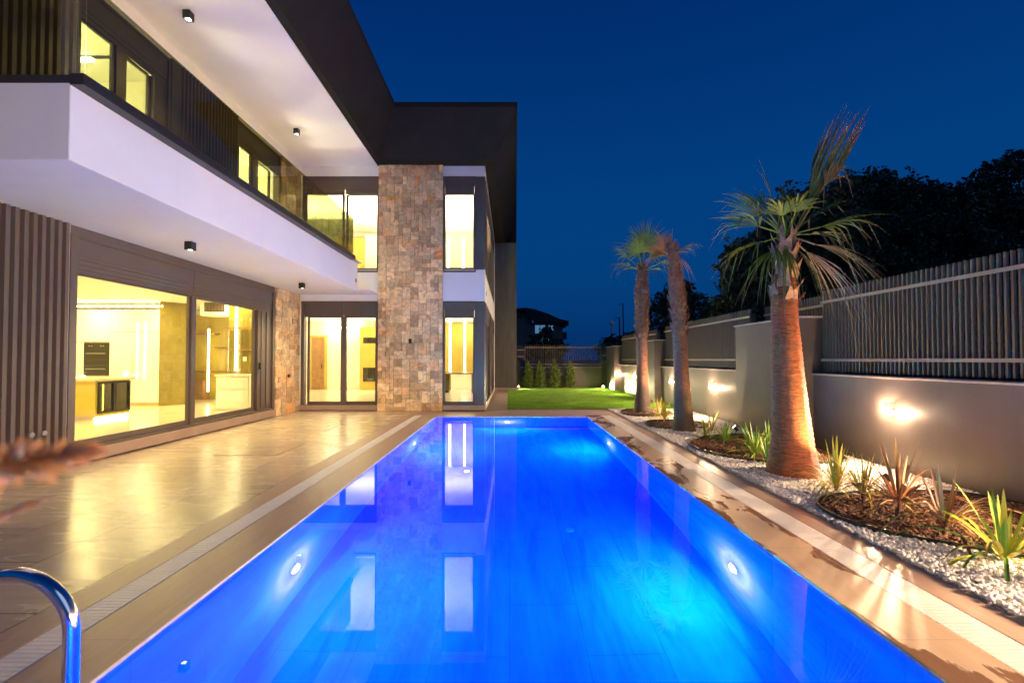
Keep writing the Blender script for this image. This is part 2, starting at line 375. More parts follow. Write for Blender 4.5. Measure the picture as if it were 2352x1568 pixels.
pb = MB(); pb.uv = []
def pquad(pts, u, v_):
    pb.poly(pts)
    for q in pts: pb.uv.append((q[u], q[v_]))
pquad([(PX0, PY0, PD), (PX1, PY0, PD), (PX1, PY1, PD), (PX0, PY1, PD)], 1, 0)
pquad([(PX0, PY0, PD), (PX0, PY1, PD), (PX0, PY1, -.02), (PX0, PY0, -.02)], 1, 2)
pquad([(PX1, PY1, PD), (PX1, PY0, PD), (PX1, PY0, -.02), (PX1, PY1, -.02)], 1, 2)
pquad([(PX1, PY1, PD), (PX0, PY1, PD), (PX0, PY1, -.02), (PX1, PY1, -.02)], 0, 2)
pquad([(PX0, PY0, PD), (PX1, PY0, PD), (PX1, PY0, -.02), (PX0, PY0, -.02)], 0, 2)
# keep corners consistent with face loops order
struct('pool_basin', pb, 'poollining')
wm = MB(); wm.poly([(PX0 - .005, PY0 - .005, -.018), (PX1 + .005, PY0 - .005, -.018), (PX1 + .005, PY1 + .005, -.018), (PX0 - .005, PY1 + .005, -.018)])
struct('water', wm, 'water')
# thin overflow rim tile line at the far end (small vertical mosaic)
# copings and paving
GL0, GL1, GR0, GR1 = -2.355, -2.56, 2.445, 2.705
c = MB(); c.box(GL0 + .001, PX0 - .002, PY0 - 1, PY1 + .30, -.045, 0); c.box(PX0 - .002, PX1 + .002, PY1 + .006, PY1 + .30, -.045, 0)
struct('pool_coping', c, 'coping', bevel=0.006)
c = MB(); c.box(PX1 + .004, GR0 - .001, PY0 - 1, PY1 + .30, -.045, 0)
struct('wet_pool_coping', c, 'coping_wet', bevel=0.006)
c = MB(); c.box(-2.785, GL1 - .001, PY0 - 1, 13.44, -.045, -.001); c.box(GL1, GR1, PY1 + .303, 13.44, -.045, -.002)
struct('left_paving_border', c, 'coping')
c = MB(); c.box(GR1 + .001, 2.93, PY0 - 1, 13.44, -.045, 0.0)
struct('right_paving_border', c, 'coping_wet' if False else 'coping')
c = MB(); c.box(-6.6, -2.787, PY0 - 3, 13.6, -.045, -.002)
struct('patio', c, 'patio')
c = MB(); c.box(-.735, -.08, 13.443, 23.4, -.045, .0); c.box(-.08, 2.9, 13.443, 13.86, -.045, .004)
struct('side_path', c, 'pinksill')

def grating(x0, x1, y0, y1, label):
    t_ = thing('drain_grate', label, 'drain grate', ((x0 + x1) / 2, y0, 0), group='slotted white overflow grates along the pool')
    ch = MB(); ch.box(x0, x1, y0, y1, -.044, -.03); ch.build('channel', 'channel', t_)
    b = MB(); y = y0; n = int((y1 - y0) / .034)
    for k in range(n):
        yy = y0 + k * .034
        b.box(x0 + .006, x1 - .006, yy, yy + .0285, -.02, -.0015)
    b.box(x0 + .004, x0 + .012, y0, y1, -.024, -.006); b.box(x1 - .012, x1 - .004, y0, y1, -.024, -.006)
    for fx in (.33, .66):
        xm = x0 + (x1 - x0) * fx; b.box(xm - .004, xm + .004, y0, y1, -.024, -.0045)
    b.build('grating', 'grate', t_)
grating(GL1, GL0, PY0 - 1, PY1 + .30, 'white slotted drain grate on the house side of the pool')
grating(GR0, GR1, PY0 - 1, PY1 + .30, 'white slotted drain grate on the pebble bed side of the pool')

# floor hatches in the patio
for (x0, x1, y0, y1, lb) in ((-4.65, -3.65, 7.24, 8.25, 'nearer square tile hatch let into the patio'), (-4.65, -3.87, 9.62, 10.39, 'farther square tile hatch let into the patio, close to the sliding windows')):
    t_ = thing('floor_hatch', lb, 'floor hatch', (x0, y0, 0), group='square tiled hatches in the patio')
    b = MB(); w_ = .012
    b.box(x0, x1, y0, y0 + w_, -.01, .0005); b.box(x0, x1, y1 - w_, y1, -.01, .0005); b.box(x0, x0 + w_, y0 + w_, y1 - w_, -.01, .0005); b.box(x1 - w_, x1, y0 + w_, y1 - w_, -.01, .0005)
    b.build('frame', 'gap', t_)
    b = MB(); b.box(x0 + w_, x1 - w_, y0 + w_, y1 - w_, -.01, .0012); b.build('lid', 'patio', t_)

# pool lights
def pool_light(x, y, z, nx, ny, label, pw=26):
    t_ = thing('pool_light', label, 'pool light', (x, y, z), group='round underwater lights in the pool walls')
    a = Vector((nx, ny, 0)); s_ = Vector((-ny, nx, 0)); P0 = Vector((x, y, z))
    b = MB(); b.tube([P0 + a * .0, P0 + a * .014, P0 + a * .022], [.075, .075, .062], 28); b.build('rim', 'whiteplastic', t_, smooth=False)
    b = MB(); b.tube([P0 + a * .0225, P0 + a * .030, P0 + a * .034], [.06, .045, .02], 28); b.build('lens', 'poolbulb', t_)
    lamp('glow', 'SPOT', P0 + a * .055, pw * 2.5, (0.0, 1.0, 1.0), t_, size=0, target=P0 + a * 2 + Vector((0, 0, -.05)), spot=math.radians(172), blend=.35)
    lamp('halo', 'SPOT', P0 + a * .30, 210.0, (1.0, 0.10, 0.05), t_, size=0, target=P0, spot=math.radians(140), blend=1.0)  # added spot facing back at the wall, makes the glow round the lens
    lamp('fill', 'POINT', P0 + a * .55 + Vector((0, 0, -.05)), 17.0, (0.0, 1.0, 1.0), t_, size=0)  # added fill point in open water for a softer, more even blue
LZ = -.95
pool_light(PX0, 4.2, LZ, 1, 0, 'nearer underwater light on the house side of the pool')
pool_light(PX0, 9.36, LZ, 1, 0, 'farther underwater light on the house side of the pool')
pool_light(PX1, 4.2, LZ, -1, 0, 'nearer underwater light on the garden wall side of the pool')
pool_light(PX1, 9.36, LZ, -1, 0, 'farther underwater light on the garden wall side of the pool')
pool_light(-.07, PY1, LZ + .1, 0, -1, 'underwater light in the far end wall of the pool')
pool_light(-.07, PY0, LZ, 0, 1, 'unseen fill light added in the near end wall of the pool, behind the viewer', 50)  # added out of view to even out the brightness of the pool

# pool floor outlet
t_ = thing('floor_outlet', 'small round outlet in the pool floor', 'pool outlet', (.72, 5.6, PD))
b = MB(); b.tube([(.72, 5.6, PD), (.72, 5.6, PD + .012)], [.06, .055], 20); b.build('cover', 'outlet', t_)

# ladder rail
t_ = thing('pool_ladder', 'polished stainless steel pool ladder rail arching over the pool edge', 'pool ladder', (-1.8, 1.9, 0))
def railpath(y):
    pts = [(-1.785, y, -.95), (-1.785, y, -.4), (-1.785, y, .22)]
    cx, cz, r = -2.025, .395, .24
    for k in range(0, 41):
        a_ = PI * k / 40; pts.append((cx + r * math.cos(a_), y, cz + r * math.sin(a_) * .95))
    pts += [(-2.265, y, .25), (-2.265, y, .0)]
    return pts
for yy in (1.90, 1.38):
    b = MB(); b.tube(railpath(yy), .028, 28); b.build('handrail', 'steel', t_, smooth=True)
    b = MB(); b.tube([(-2.265, yy, .0), (-2.265, yy, .012), (-2.265, yy, .03)], [.055, .052, .03], 24); b.build('base_flange', 'steel', t_)
for zz in (-.25, -.52, -.79):
    b = MB(); b.box(-1.825, -1.745, 1.38, 1.90, zz, zz + .025); b.build('step', 'steel', t_, bevel=.006)

# ================================================================== HOUSE
AX, BY, CXX = -6.2, 13.5, -.735
house = thing('house', 'two-storey white and dark brown villa with lit windows, balcony and stone pillar', 'house', (-6.2, 13.5, 0))
Z0, ZB1, ZB2, ZT = .18, 3.21, 4.14, 7.2    # interior floor, band bottom, band top, ceiling
# solid outer walls
b = MB()
b.box(AX - .25, AX, 2.6, 6.46, 0, 3.42)               # behind the ribs, ground
b.box(AX - .25, AX, 12.13, BY + .25, 0, 3.42)         # behind stone, ground
b.box(AX - .25, AX - .003, 6.46, 12.13, 3.30, 3.42)
b.box(AX - .25, AX, 2.6, 6.5, ZB2, ZT); b.box(AX - .25, AX, 8.3, 10.37, ZB2, ZT); b.box(AX - .25, AX, 12.33, BY + .25, ZB2, ZT)
b.box(AX - .25, AX - .003, 6.5, 8.3, 6.97, ZT); b.box(AX - .25, AX - .003, 10.37, 12.33, 6.97, ZT)
b.box(-14, AX, 2.3, 2.6, 0, ZT); b.box(-14.3, -14, 2.3, 22.7, 0, ZT); b.box(-14, CXX - .25, 22.45, 22.7, 0, ZT)
b.build('core_wall', 'stucco', house)
# white bands
b = MB()
b.box(AX + .001, CXX, BY, BY + .3, ZB1, ZB2)
b.box(AX + .001, CXX, BY, BY + .3, 6.90, ZT + .02)
b.box(CXX - .3, CXX - .0, BY + .3, 21.0, ZB1, ZB2); b.box(CXX - .3, CXX, BY + .3, 21.0, 6.90, ZT + .02)
b.box(CXX - .3, CXX + .0, 21.0, 22.45, 0, ZT)
b.box(AX + .001, AX + .062, 2.6, BY - .001, 7.002, ZT + .004)
b.build('white_band', 'stucco', house)
# slabs
b = MB(); b.box(-14, AX - .02, 2.6, 22.4, 3.42, ZB2 - .02); b.box(AX - .02, CXX - .31, BY + .31, 22.4, 3.36, ZB2 - .02)
b.build('floor_slab', 'int_ceil', house)
b = MB(); b.box(-14, AX - .25, 2.6, 22.4, .0, Z0); b.box(AX - .25, CXX - .25, BY + .25, 22.4, 0, Z0)
b.build('interior_floor', 'int_floor', house)
b = MB(); b.box(-14, AX - .3, 2.6, 22.4, ZB2 - .018, ZB2 + .03); b.box(AX - .3, CXX - .31, BY + .31, 22.4, ZB2 - .018, ZB2 + .03)
b.build('upper_interior_floor', 'int_floor', house)
b = MB(); b.box(-14, AX - .26, 2.6, 22.4, 3.15, 3.20); b.box(AX - .26, CXX - .31, BY + .31, 22.4, 3.15, 3.205)
b.build('interior_ceiling', 'int_ceil', house)
b = MB(); b.box(-14, AX - .26, 2.6, 22.4, 7.10, 7.16); b.box(AX - .26, CXX - .31, BY + .31, 22.4, 7.10, 7.165)
b.build('upper_interior_ceiling', 'int_ceil', house)
# interior partitions
b = MB()
b.box(-14, -8.3, 15.6, 15.75, Z0, 3.15); b.box(-9.0, -8.85, 15.75, 20.3, Z0, 3.15); b.box(-9.0, -.98, 20.3, 20.45, Z0, 3.15)
b.box(-13.6, -13.5, 2.6, 15.6, Z0, 3.15)
b.box(-12.0, -.98, 20.3, 20.45, ZB2 + .03, 7.10); b.box(-12.1, -12.0, 2.6, 20.3, ZB2 + .03, 7.10)
b.box(-12.0, AX - .3, 13.3, 13.45, ZB2 + .03, 7.10); b.box(-12.0, AX - .3, 9.2, 9.3, ZB2 + .03, 7.10)
b.build('interior_wall', 'int_wall', house)

# ribbed cladding
def ribs(y0, y1, z0, z1, pitch=.11):
    b = MB(); n = int(round((y1 - y0) / pitch)); pt = (y1 - y0) / n
    b.box(AX, AX + .012, y0, y1, z0, z1)
    for k in range(n):
        ya = y0 + k * pt
        b.prism([(AX + .012, ya + .004), (AX + .055, ya + .018), (AX + .055, ya + pt * .62), (AX + .012, ya + pt * .76)], z0, z1)
    return b
ribs(2.6, 6.44, .02, 3.40).build('ribbed_cladding', 'clad', house)
ribs(2.6, 6.48, ZB2 + .02, 7.0).build('ribbed_cladding', 'clad', house)
ribs(8.56, 10.36, ZB2 + .02, 7.0, .1).build('ribbed_cladding', 'clad', house)
b = MB(); b.box(AX, AX + .03, 8.31, 8.555, ZB2, ZT); b.build('cladding_trim', 'frame', house)

# stone cladding
PAL = [(0.44, 0.335, 0.265), (0.40, 0.29, 0.225), (0.36, 0.24, 0.18), (0.47, 0.36, 0.28), (0.34, 0.24, 0.185), (0.44, 0.28, 0.19), (0.35, 0.27, 0.225), (0.29, 0.195, 0.15), (0.41, 0.31, 0.25), (0.50, 0.39, 0.31)]
def stones(b, n_s, n_z, cell_s, cell_z, place, seed):
    r = random.Random(seed); used = [[False] * n_z for _ in range(n_s)]
    for j in range(n_z):
        for i in range(n_s):
            if used[i][j]: continue
            opts = [(2, 2), (2, 1), (2, 1), (1, 1), (1, 2), (2, 2), (2, 3), (3, 2)]; r.shuffle(opts)
            for (a_, c_) in opts + [(1, 1)]:
                if i + a_ <= n_s and j + c_ <= n_z and not any(used[x][y] for x in range(i, i + a_) for y in range(j, j + c_)): break
            for x in range(i, i + a_):
                for y in range(j, j + c_): used[x][y] = True
            col = r.choice(PAL); k = r.uniform(1.45, 1.95)
            if r.random() < .012: col = (0.44, 0.20, 0.08)
            col = (col[0] * k * 1.10, col[1] * k * .98, col[2] * k * .66)
            gp = .0034; th = r.uniform(.012, .046)
            place(b, col, i * cell_s + gp, (i + a_) * cell_s - gp, j * cell_z + gp, (j + c_) * cell_z - gp, th)
pil = MB(); px0, px1 = -3.855, -1.965
W_ = px1 - px0
def pf(b, col, s0, s1, z0, z1, th): b.cbox(col, px0 + s0, px0 + s1, BY - .045 - th, BY - .03, z0, z1)
stones(pil, 16, 62, W_ / 16, 7.22 / 62, pf, 3)
def pfl(b, col, s0, s1, z0, z1, th): b.cbox(col, px0 - th * .3, px0 + .01, BY - .03 + s0 * .1, BY - .0, z0, z1)
pil.cbox(PAL[2], px0 + .004, px1 - .004, BY - .05, BY + .3, 0, 7.22)
pil.build('stone_pillar', 'stone', house)
b = MB()
def af(b_, col, s0, s1, z0, z1, th): b_.cbox(col, AX + .0, AX + .01 + th, 12.14 + s0, 12.14 + s1, z0, z1)
stones(b, 9, 23, 1.35 / 9, 3.395 / 23, af, 5)
b.build('stone_cladding', 'stone', house)
b = MB()
def af2(b_, col, s0, s1, z0, z1, th): b_.cbox(col, AX + .0, AX + .01 + th, 12.34 + s0, 12.34 + s1, 4.16 + z0, 4.16 + z1)
stones(b, 8, 20, 1.15 / 8, 3.02 / 20, af2, 8)
b.build('stone_cladding', 'stone', house)
# small fittings on the stone
b = MB(); b.box(-2.943, -2.864, BY - .13, BY - .076, 1.965, 2.10); b.box(-2.935, -2.872, BY - .135, BY - .13, 1.975, 2.04)
b.build('switch_box', 'black', house, bevel=.006)
b = MB(); b.box(AX + .03, AX + .075, 12.78, 12.88, 1.0, 1.09); b.build('socket', 'black', house, bevel=.008)
for yy in (5.93, 6.09):
    b = MB(); b.tube([(AX + .05, yy, .53), (AX + .075, yy, .53), (AX + .08, yy, .53)], [.034, .034, .02], 16); b.build('socket', 'greyplate', house)

# ---- windows. plane 'A': s=Y, n=+X ; plane 'B': s=X, n=-Y ; plane 'C': s=Y, n=+X
def wb(mb, pl, s0, s1, z0, z1, n0, n1):
    if pl == 'A': mb.box(AX + n0, AX + n1, s0, s1, z0, z1)
    elif pl == 'C': mb.box(CXX + n0, CXX + n1, s0, s1, z0, z1)
    else: mb.box(s0, s1, BY - n0, BY - n1, z0, z1)
def slatbox(mb, pl, s0, s1, z0, z1, n, rows):
    h = (z1 - z0) / rows
    for k in range(rows): wb(mb, pl, s0, s1, z0 + k * h + h * .12, z0 + (k + 1) * h, n, n + .014 + .004 * (k % 2)); 
    wb(mb, pl, s0, s1, z0, z1, n - .02, n)
def window(pl, s0, s1, zb, zt, zsh, zh, panes, label=None, pane='pane', fw=.05, rows=4, post=None):
    """panes: list of (s0, s1) glass; zb glass bottom, zt glass top, zsh top of the shutter slats, zh top of the head box"""
    f = MB()
    wb(f, pl, s0, s0 + fw, zb - .14, zh, -.16, .018); wb(f, pl, s1 - fw, s1, zb - .14, zh, -.16, .018)
    wb(f, pl, s0 + fw, s1 - fw, zh - .05, zh, -.16, .014)
    wb(f, pl, s0 + fw, s1 - fw, zb - .14, zb - .09, -.2, .010)
    fo = f.build('window', 'frame', house, bevel=.004)
    if label: fo['label'] = label
    hb = MB(); cuts = [s0 + fw] + [q for q in (post or [])] + [s1 - fw]
    for q0, q1 in zip(cuts[:-1], cuts[1:]):
        wb(hb, pl, q0 + .006, q1 - .006, zsh, zh - .05, -.15, -.010)
        slatbox(hb, pl, q0 + .012, q1 - .012, zt + .01, zsh, -.035, rows)
    hb.build('shutter_box', 'frame', fo)
    for k, (a, c_) in enumerate(panes):
        dn = -.055 if k % 2 == 0 else -.11
        fr = MB(); t_ = .06
        wb(fr, pl, a - t_, a, zb - .09, zt + .01, dn - .03, dn + .02); wb(fr, pl, c_, c_ + t_, zb - .09, zt + .01, dn - .03, dn + .02)
        wb(fr, pl, a, c_, zb - .09, zb, dn - .03, dn + .02); wb(fr, pl, a, c_, zt - .004, zt + .03, dn - .03, dn + .02)
        fr.build('sash', 'frame', fo, bevel=.003)
        g_ = MB(); wb(g_, pl, a, c_, zb, zt, dn - .008, dn - .002); g_.build('pane', pane, fo)
    return fo
# ground, wall A : big sliding window
fo = window('A', 6.46, 12.13, .33, 2.72, 3.0, 3.29, [(6.62, 8.93), (9.12, 11.30)], 'wide sliding kitchen window with lowered brown shutter box', 'pane_green', fw=.11, rows=4, post=[9.03])
b = MB(); wb(b, 'A', 11.38, 12.02, .24, 2.73, -.16, -.03); wb(b, 'A', 11.52, 11.60, .3, 2.7, -.03, -.012); wb(b, 'A', 11.75, 11.86, .3, 2.7, -.03, -.006); b.build('stacked_sash', 'frame', fo, bevel=.004)
b = MB(); wb(b, 'A', 6.46, 12.13, 3.29, 3.42, -.2, .0); b.build('window_lintel', 'frame', house)
b = MB(); wb(b, 'A', 8.965, 9.085, .24, 2.73, -.05, .005); b.build('mullion', 'frame', fo, bevel=.004)
b = MB(); wb(b, 'A', 6.40, 12.14, .02, .19, -.25, .06); b.build('window_sill', 'pinksill', house, bevel=.006)
b = MB(); wb(b, 'A', 11.43, 11.47, 1.25, 1.42, -.03, .02); b.build('handle', 'black', fo, bevel=.005)
# ground, wall B left
fo = window('B', -6.12, -3.85, .27, 2.73, 2.80, 3.21, [(-5.89, -4.94), (-4.82, -3.90)], 'sliding patio door between the corner and the stone pillar', 'pane', fw=.09, rows=1, post=[-4.88])
b = MB(); wb(b, 'B', -4.96, -4.80, .18, 2.76, -.04, .0); b.build('mullion', 'frame', fo, bevel=.004)
b = MB(); wb(b, 'B', -6.17, -3.86, .02, .165, -.2, .03); b.build('window_sill', 'pinksill', house, bevel=.006)
# ground, wall B right
fo = window('B', -1.96, -1.0, .27, 2.72, 2.95, 3.21, [(-1.90, -1.08)], 'tall window right of the stone pillar, ground floor', 'pane', fw=.04, rows=5)
b = MB(); wb(b, 'B', -1.0, CXX, .165, 3.21, -.3, -.006); wb(b, 'B', -1.02, -1.0, .165, 3.21, -.1, .0); b.build('corner_panel', 'frame', house, bevel=.004)
b = MB(); wb(b, 'B', -1.96, CXX + .03, .02, .165, -.25, .03); b.box(CXX - .25, CXX + .03, BY + .25, 20.6, .02, .165); b.build('window_sill', 'pinksill', house, bevel=.006)
# upper, wall B
fo = window('B', -6.12, -3.85, 4.20, 6.37, 6.55, 6.90, [(-6.0, -4.95), (-4.80, -3.90)], 'upper sliding door behind the balcony end railing', 'pane', fw=.06, rows=2, post=[-4.87])
fo = window('B', -1.96, -1.0, 4.20, 6.37, 6.62, 6.90, [(-1.90, -1.08)], 'tall window right of the stone pillar, upper floor', 'pane', fw=.04, rows=4)
b = MB(); wb(b, 'B', -1.0, CXX, 4.14, 6.90, -.3, -.006); wb(b, 'B', -1.02, -1.0, 4.14, 6.90, -.1, .0); b.build('corner_panel', 'frame', house, bevel=.004)
# upper, wall A
fo = window('A', 6.5, 8.3, 4.26, 6.44, 6.62, 6.97, [(6.60, 7.13), (7.40, 7.92)], 'nearer upper balcony door behind the tinted glass', 'pane_green', fw=.05, rows=2)
b = MB(); wb(b, 'A', 7.17, 7.36, 4.2, 6.46, -.1, .0); wb(b, 'A', 7.96, 8.25, 4.2, 6.46, -.1, -.02); b.build('mullion', 'frame', fo, bevel=.004)
fo = window('A', 10.37, 12.33, 4.26, 6.42, 6.62, 6.97, [(10.52, 10.99), (11.30, 11.95)], 'farther upper balcony door behind the tinted glass', 'pane_green', fw=.05, rows=2)
b = MB(); wb(b, 'A', 11.03, 11.26, 4.2, 6.46, -.1, .0); b.build('mullion', 'frame', fo, bevel=.004)
# side wall C windows
for (zb, zt, zs, zh) in ((.27, 2.72, 2.95, 3.21), (4.20, 6.37, 6.62, 6.90)):
    fo = window('C', 13.82, 17.2, zb, zt, zs, zh, [(13.95, 15.4), (15.6, 17.0)], None, 'pane', fw=.06, rows=4, post=[15.5])
    fo = window('C', 17.25, 21.0, zb, zt, zs, zh, [(17.4, 19.0), (19.2, 20.85)], None, 'pane', fw=.06, rows=4, post=[19.1])
    b = MB(); wb(b, 'C', BY + .3, 13.82, zb - .1, zh, -.25, -.01); b.build('corner_panel', 'frame', house)
b = MB(); wb(b, 'C', 14.2, 14.38, 3.48, 3.6, 0, .012); b.build('vent_plate', 'greyplate', house)
# dark leg of the roof frame
b = MB(); b.box(CXX, .33, 22.46, 22.9, .12, ZT + .01); b.build('dark_end_wall', 'darkwall', house)
b = MB(); b.box(CXX, .37, 22.42, 22.93, .0, .12); b.build('plinth', 'pinksill', house)

# ---- balcony
bal = MB()
bal.box(AX + .002, -4.2, 4.35, 12.65, 3.4, 4.145); bal.box(AX + .002, AX + 2.35, 12.65, BY - .001, 3.4, 3.42)
bo = bal.build('balcony', 'stucco', house, bevel=.012)
b = MB(); b.box(AX + .06, -4.26, 4.42, 12.6, 4.146, 4.156); b.build('deck_tile', 'int_floor', bo)
b = MB()
b.box(-4.206, -4.07, 4.344, 12.1, 4.122, 4.235); b.box(AX + .06, -4.19, 4.37, 4.47, 4.146, 4.235); b.box(AX + .06, -4.19, 12.02, 12.10, 4.146, 4.235)
b.build('railing_shoe', 'blackrail', bo, bevel=.004)
for (y0, y1) in ((4.42, 8.42), (8.435, 10.42), (10.435, 12.05)):
    b = MB(); b.box(-4.125, -4.113, y0, y1, 4.236, 5.195); b.build('glass_panel', 'railglass', bo)
b = MB(); b.box(AX + .1, -4.135, 4.415, 4.427, 4.236, 5.195); b.build('glass_panel', 'railglass', bo)
for (xa, xb) in ((AX + .1, -4.90), (-4.888, -4.13)):
    b = MB(); b.box(xa, xb, 12.055, 12.067, 4.236, 5.195); b.build('glass_panel', 'railglass', bo)
b = MB(); b.box(-4.199, -4.188, 12.46, 12.56, 3.60, 3.70); b.build('vent_plate', 'greyplate', bo)
b = MB(); b.box(-4.21, -4.10, 12.15, 12.72, 4.145, 4.165); b.build('edge_cap', 'cap', bo)

# ---- roof
rf = MB()
rf.box(-14.4, -3.08, 2.0, 25.2, 8.22, 8.35)
rf2 = MB()
XL, XI, YI, YO, XR, XRI = -3.08, -3.74, 13.06, 12.15, .20, -.42
def q(b_, *p): b_.poly(list(p))
# flat strips at 7.21
q(rf2, (-3.92, 2, 7.21), (XI, 2, 7.21), (XI, YI, 7.21), (-3.92, YI, 7.21))
q(rf2, (-3.92, YI, 7.21), (XRI, YI, 7.21), (XRI, BY + .05, 7.21), (-3.92, BY + .05, 7.21))
q(rf2, (CXX, BY, 7.21), (XRI, BY + .05, 7.21), (XRI + .14, 22.9, 7.21), (CXX, 22.9, 7.21))
# sloped bands
q(rf2, (XI, 2, 7.21), (XL, 2, 8.22), (XL, YO, 8.22), (XI, YI, 7.21))
q(rf2, (XI, YI, 7.21), (XL, YO, 8.22), (XR, YO, 8.22), (XRI, YI, 7.21))
q(rf2, (XRI, YI, 7.21), (XR, YO, 8.22), (.33, 22.9, 8.22), (XRI + .14, 22.9, 7.21))
ro = rf2.build('roof', 'darkroof', house)
rf = MB(); rf.prism([(-14.4, 2.0), (XL, 2.0), (XL, YO), (XR, YO), (.33, 22.9), (.33, 25), (-14.4, 25)], 8.222, 8.36)
rf.build('roof_edge', 'darkroof', ro)
b = MB(); b.box(.0 - .735, .33, 22.91, 25, 7.2, 8.22); b.build('roof_return', 'darkroof', ro)
b = MB(); b.box(-14, -3.93, 2.0, BY - .002, 7.205, 7.25); b.build('balcony_ceiling', 'ceiling', ro)
b = MB(); b.box(-3.93, -3.90, 2.0, BY - .002, 7.185, 7.29); b.build('ceiling_lip', 'stucco', ro)

# ceiling downlights
def downlight(x, y, z, label):
    t_ = thing('ceiling_light', label, 'downlight', (x, y, z), group='black cube downlights under the balcony and the roof')
    s_ = .058; b = MB()
    b.box(x - s_, x + s_, y - s_, y - s_ + .008, z - .135, z); b.box(x - s_, x + s_, y + s_ - .008, y + s_, z - .135, z)
    b.box(x - s_, x - s_ + .008, y - s_ + .008, y + s_ - .008, z - .135, z); b.box(x + s_ - .008, x + s_, y - s_ + .008, y + s_ - .008, z - .135, z)
    b.box(x - s_ + .008, x + s_ - .008, y - s_ + .008, y + s_ - .008, z - .03, z)
    b.build('housing', 'black', t_)
    b = MB(); b.tube([(x, y, z - .11), (x, y, z - .125)], [.042, .038], 20); b.build('bulb', 'bulb_small', t_)
    lamp('beam', 'SPOT', (x, y, z - .14), 56, (1.0, .76, .42), t_, size=.03, rot=(0, 0, 0), spot=math.radians(115), blend=.6)
downlight(-5.18, 7.43, 3.4, 'nearer black cube light under the balcony')
downlight(-5.18, 11.44, 3.4, 'farther black cube light under the balcony')
downlight(-5.28, 7.45, 7.2, 'nearer black cube light under the roof overhang')
downlight(-5.28, 11.30, 7.2, 'farther black cube light under the roof overhang')

# ================================================================== INTERIORS
WARM = (1.0, 0.82, 0.50); YEL = (1.0, 0.77, 0.33); CREAM = (1.0, 0.86, 0.56)
def recessed(x, y, z, pw, col):
    lamp('recessed_light', 'AREA', (x, y, z - .012), pw, col, house, size=.16)
for x in (-7.6, -9.6, -11.6):
    for y in (5.2, 8.0, 10.6, 12.4): recessed(x, y, 3.15, 14, YEL)
for x in (-7.4,):
    recessed(x, 14.6, 3.15, 14, YEL)
def uplight(x, y, z, pw, col, sx=1.2, sy=.3):   # fill uplights added in mid-room to brighten the ceiling, no fittings
    lamp('fill_uplight', 'AREA', (x, y, z), pw, col, house, size=sx, size_y=sy, rot=(PI, 0, 0))
for x in (-1.8, -3.8, -5.4, -7.6):
    uplight(x, 17.6, 1.9, 20, WARM)
    recessed(x, 19.4, 3.15, 7, WARM)
for x in (-1.8, -3.6, -5.4, -7.6, -10.0):
    uplight(x, 16.8, 5.5, 40, CREAM)
for x in (-7.6, -9.8):
    for y in (4.6, 7.0, 10.2, 12.2): uplight(x, y, 5.4, 32, (1.0, .90, .60), .6, .3)

# tall kitchen cabinets (facing the viewer)
KY = 13.1
t_ = thing('kitchen_cabinet', 'tall cream kitchen cabinets with a built-in oven column', 'kitchen cabinet', (-11.2, KY, Z0))
b = MB(); b.box(-13.3, -9.95, KY, KY + .6, Z0 + .10, 2.92); b.build('carcass', 'cabinet', t_)
b = MB(); b.box(-13.3, -9.97, KY + .04, KY + .6, Z0, Z0 + .10); b.build('plinth', 'counter', t_)
xs = [-13.3, -12.75, -12.10, -11.37, -10.66, -9.955]
for i, (a_, c_) in enumerate(zip(xs[:-1], xs[1:])):
    zc = 1.99 if i < 3 else 2.27
    lows = [(Z0 + .11, 1.02), (2.0, 2.90)] if i == 2 else [(Z0 + .11, zc - .008), (zc + .008, 2.90)]
    for (za, zb_) in lows:
        b = MB(); b.box(a_ + .003, c_ - .003, KY - .02, KY - .001, za, zb_); b.build('cabinet_door', 'cabinet', t_, bevel=.002)
b = MB(); b.box(-13.3, -11.37, KY - .001, KY, 1.98, 2.0); b.box(-11.37, -9.955, KY - .001, KY + .0, 2.262, 2.278); b.build('shadow_gap', 'gap', t_)
b = MB(); b.box(-10.70, -10.685, KY - .05, KY - .021, 1.0, 1.5); b.build('handle', 'counter', t_)
b = MB(); b.box(-13.3, -9.9, KY - .02, KY + .02, 2.99, 3.03); b.build('light_strip', 'led_warm', t_)
for x in (-10.58, -10.36):  # glowing strips standing in for reflections of light strips on the doors
    b = MB(); b.box(x - .012, x + .012, KY - .026, KY - .021, .95, 2.55); b.build('light_strip', 'led_warm', t_)
t2 = thing('oven', 'black built-in oven in the cream cabinets', 'oven', (-11.73, KY, 1.0))
b = MB(); b.box(-12.09, -11.38, KY - .035, KY - .001, 1.04, 1.97); b.build('oven_door', 'oven', t2, bevel=.004)
b = MB(); b.box(-12.0, -11.47, KY - .07, KY - .055, 1.66, 1.68); b.box(-12.0, -11.98, KY - .056, KY - .035, 1.66, 1.68); b.box(-11.49, -11.47, KY - .056, KY - .035, 1.66, 1.68); b.build('handle', 'greyplate', t2)
b = MB(); b.box(-12.0, -11.47, KY - .07, KY - .055, 1.22, 1.24); b.box(-12.0, -11.98, KY - .056, KY - .035, 1.22, 1.24); b.box(-11.49, -11.47, KY - .056, KY - .035, 1.22, 1.24); b.build('handle', 'greyplate', t2)
b = MB()
for x in (-11.93, -11.86, -11.6, -11.53): b.tube([(x, KY - .035, 1.88), (x, KY - .05, 1.88)], .016, 12)
b.build('knob', 'greyplate', t2)
# olive plaster block to the right of the cabinets
t_ = thing('interior_column', 'olive gold plastered wall block beside the tall cabinets', 'wall block', (-9.5, 13.0, Z0))
b = MB(); b.prism([(-9.94, 13.06), (-9.55, 13.6), (-9.55, 13.9), (-9.94, 13.9)], Z0, 3.15); b.build('block', 'olive', t_)
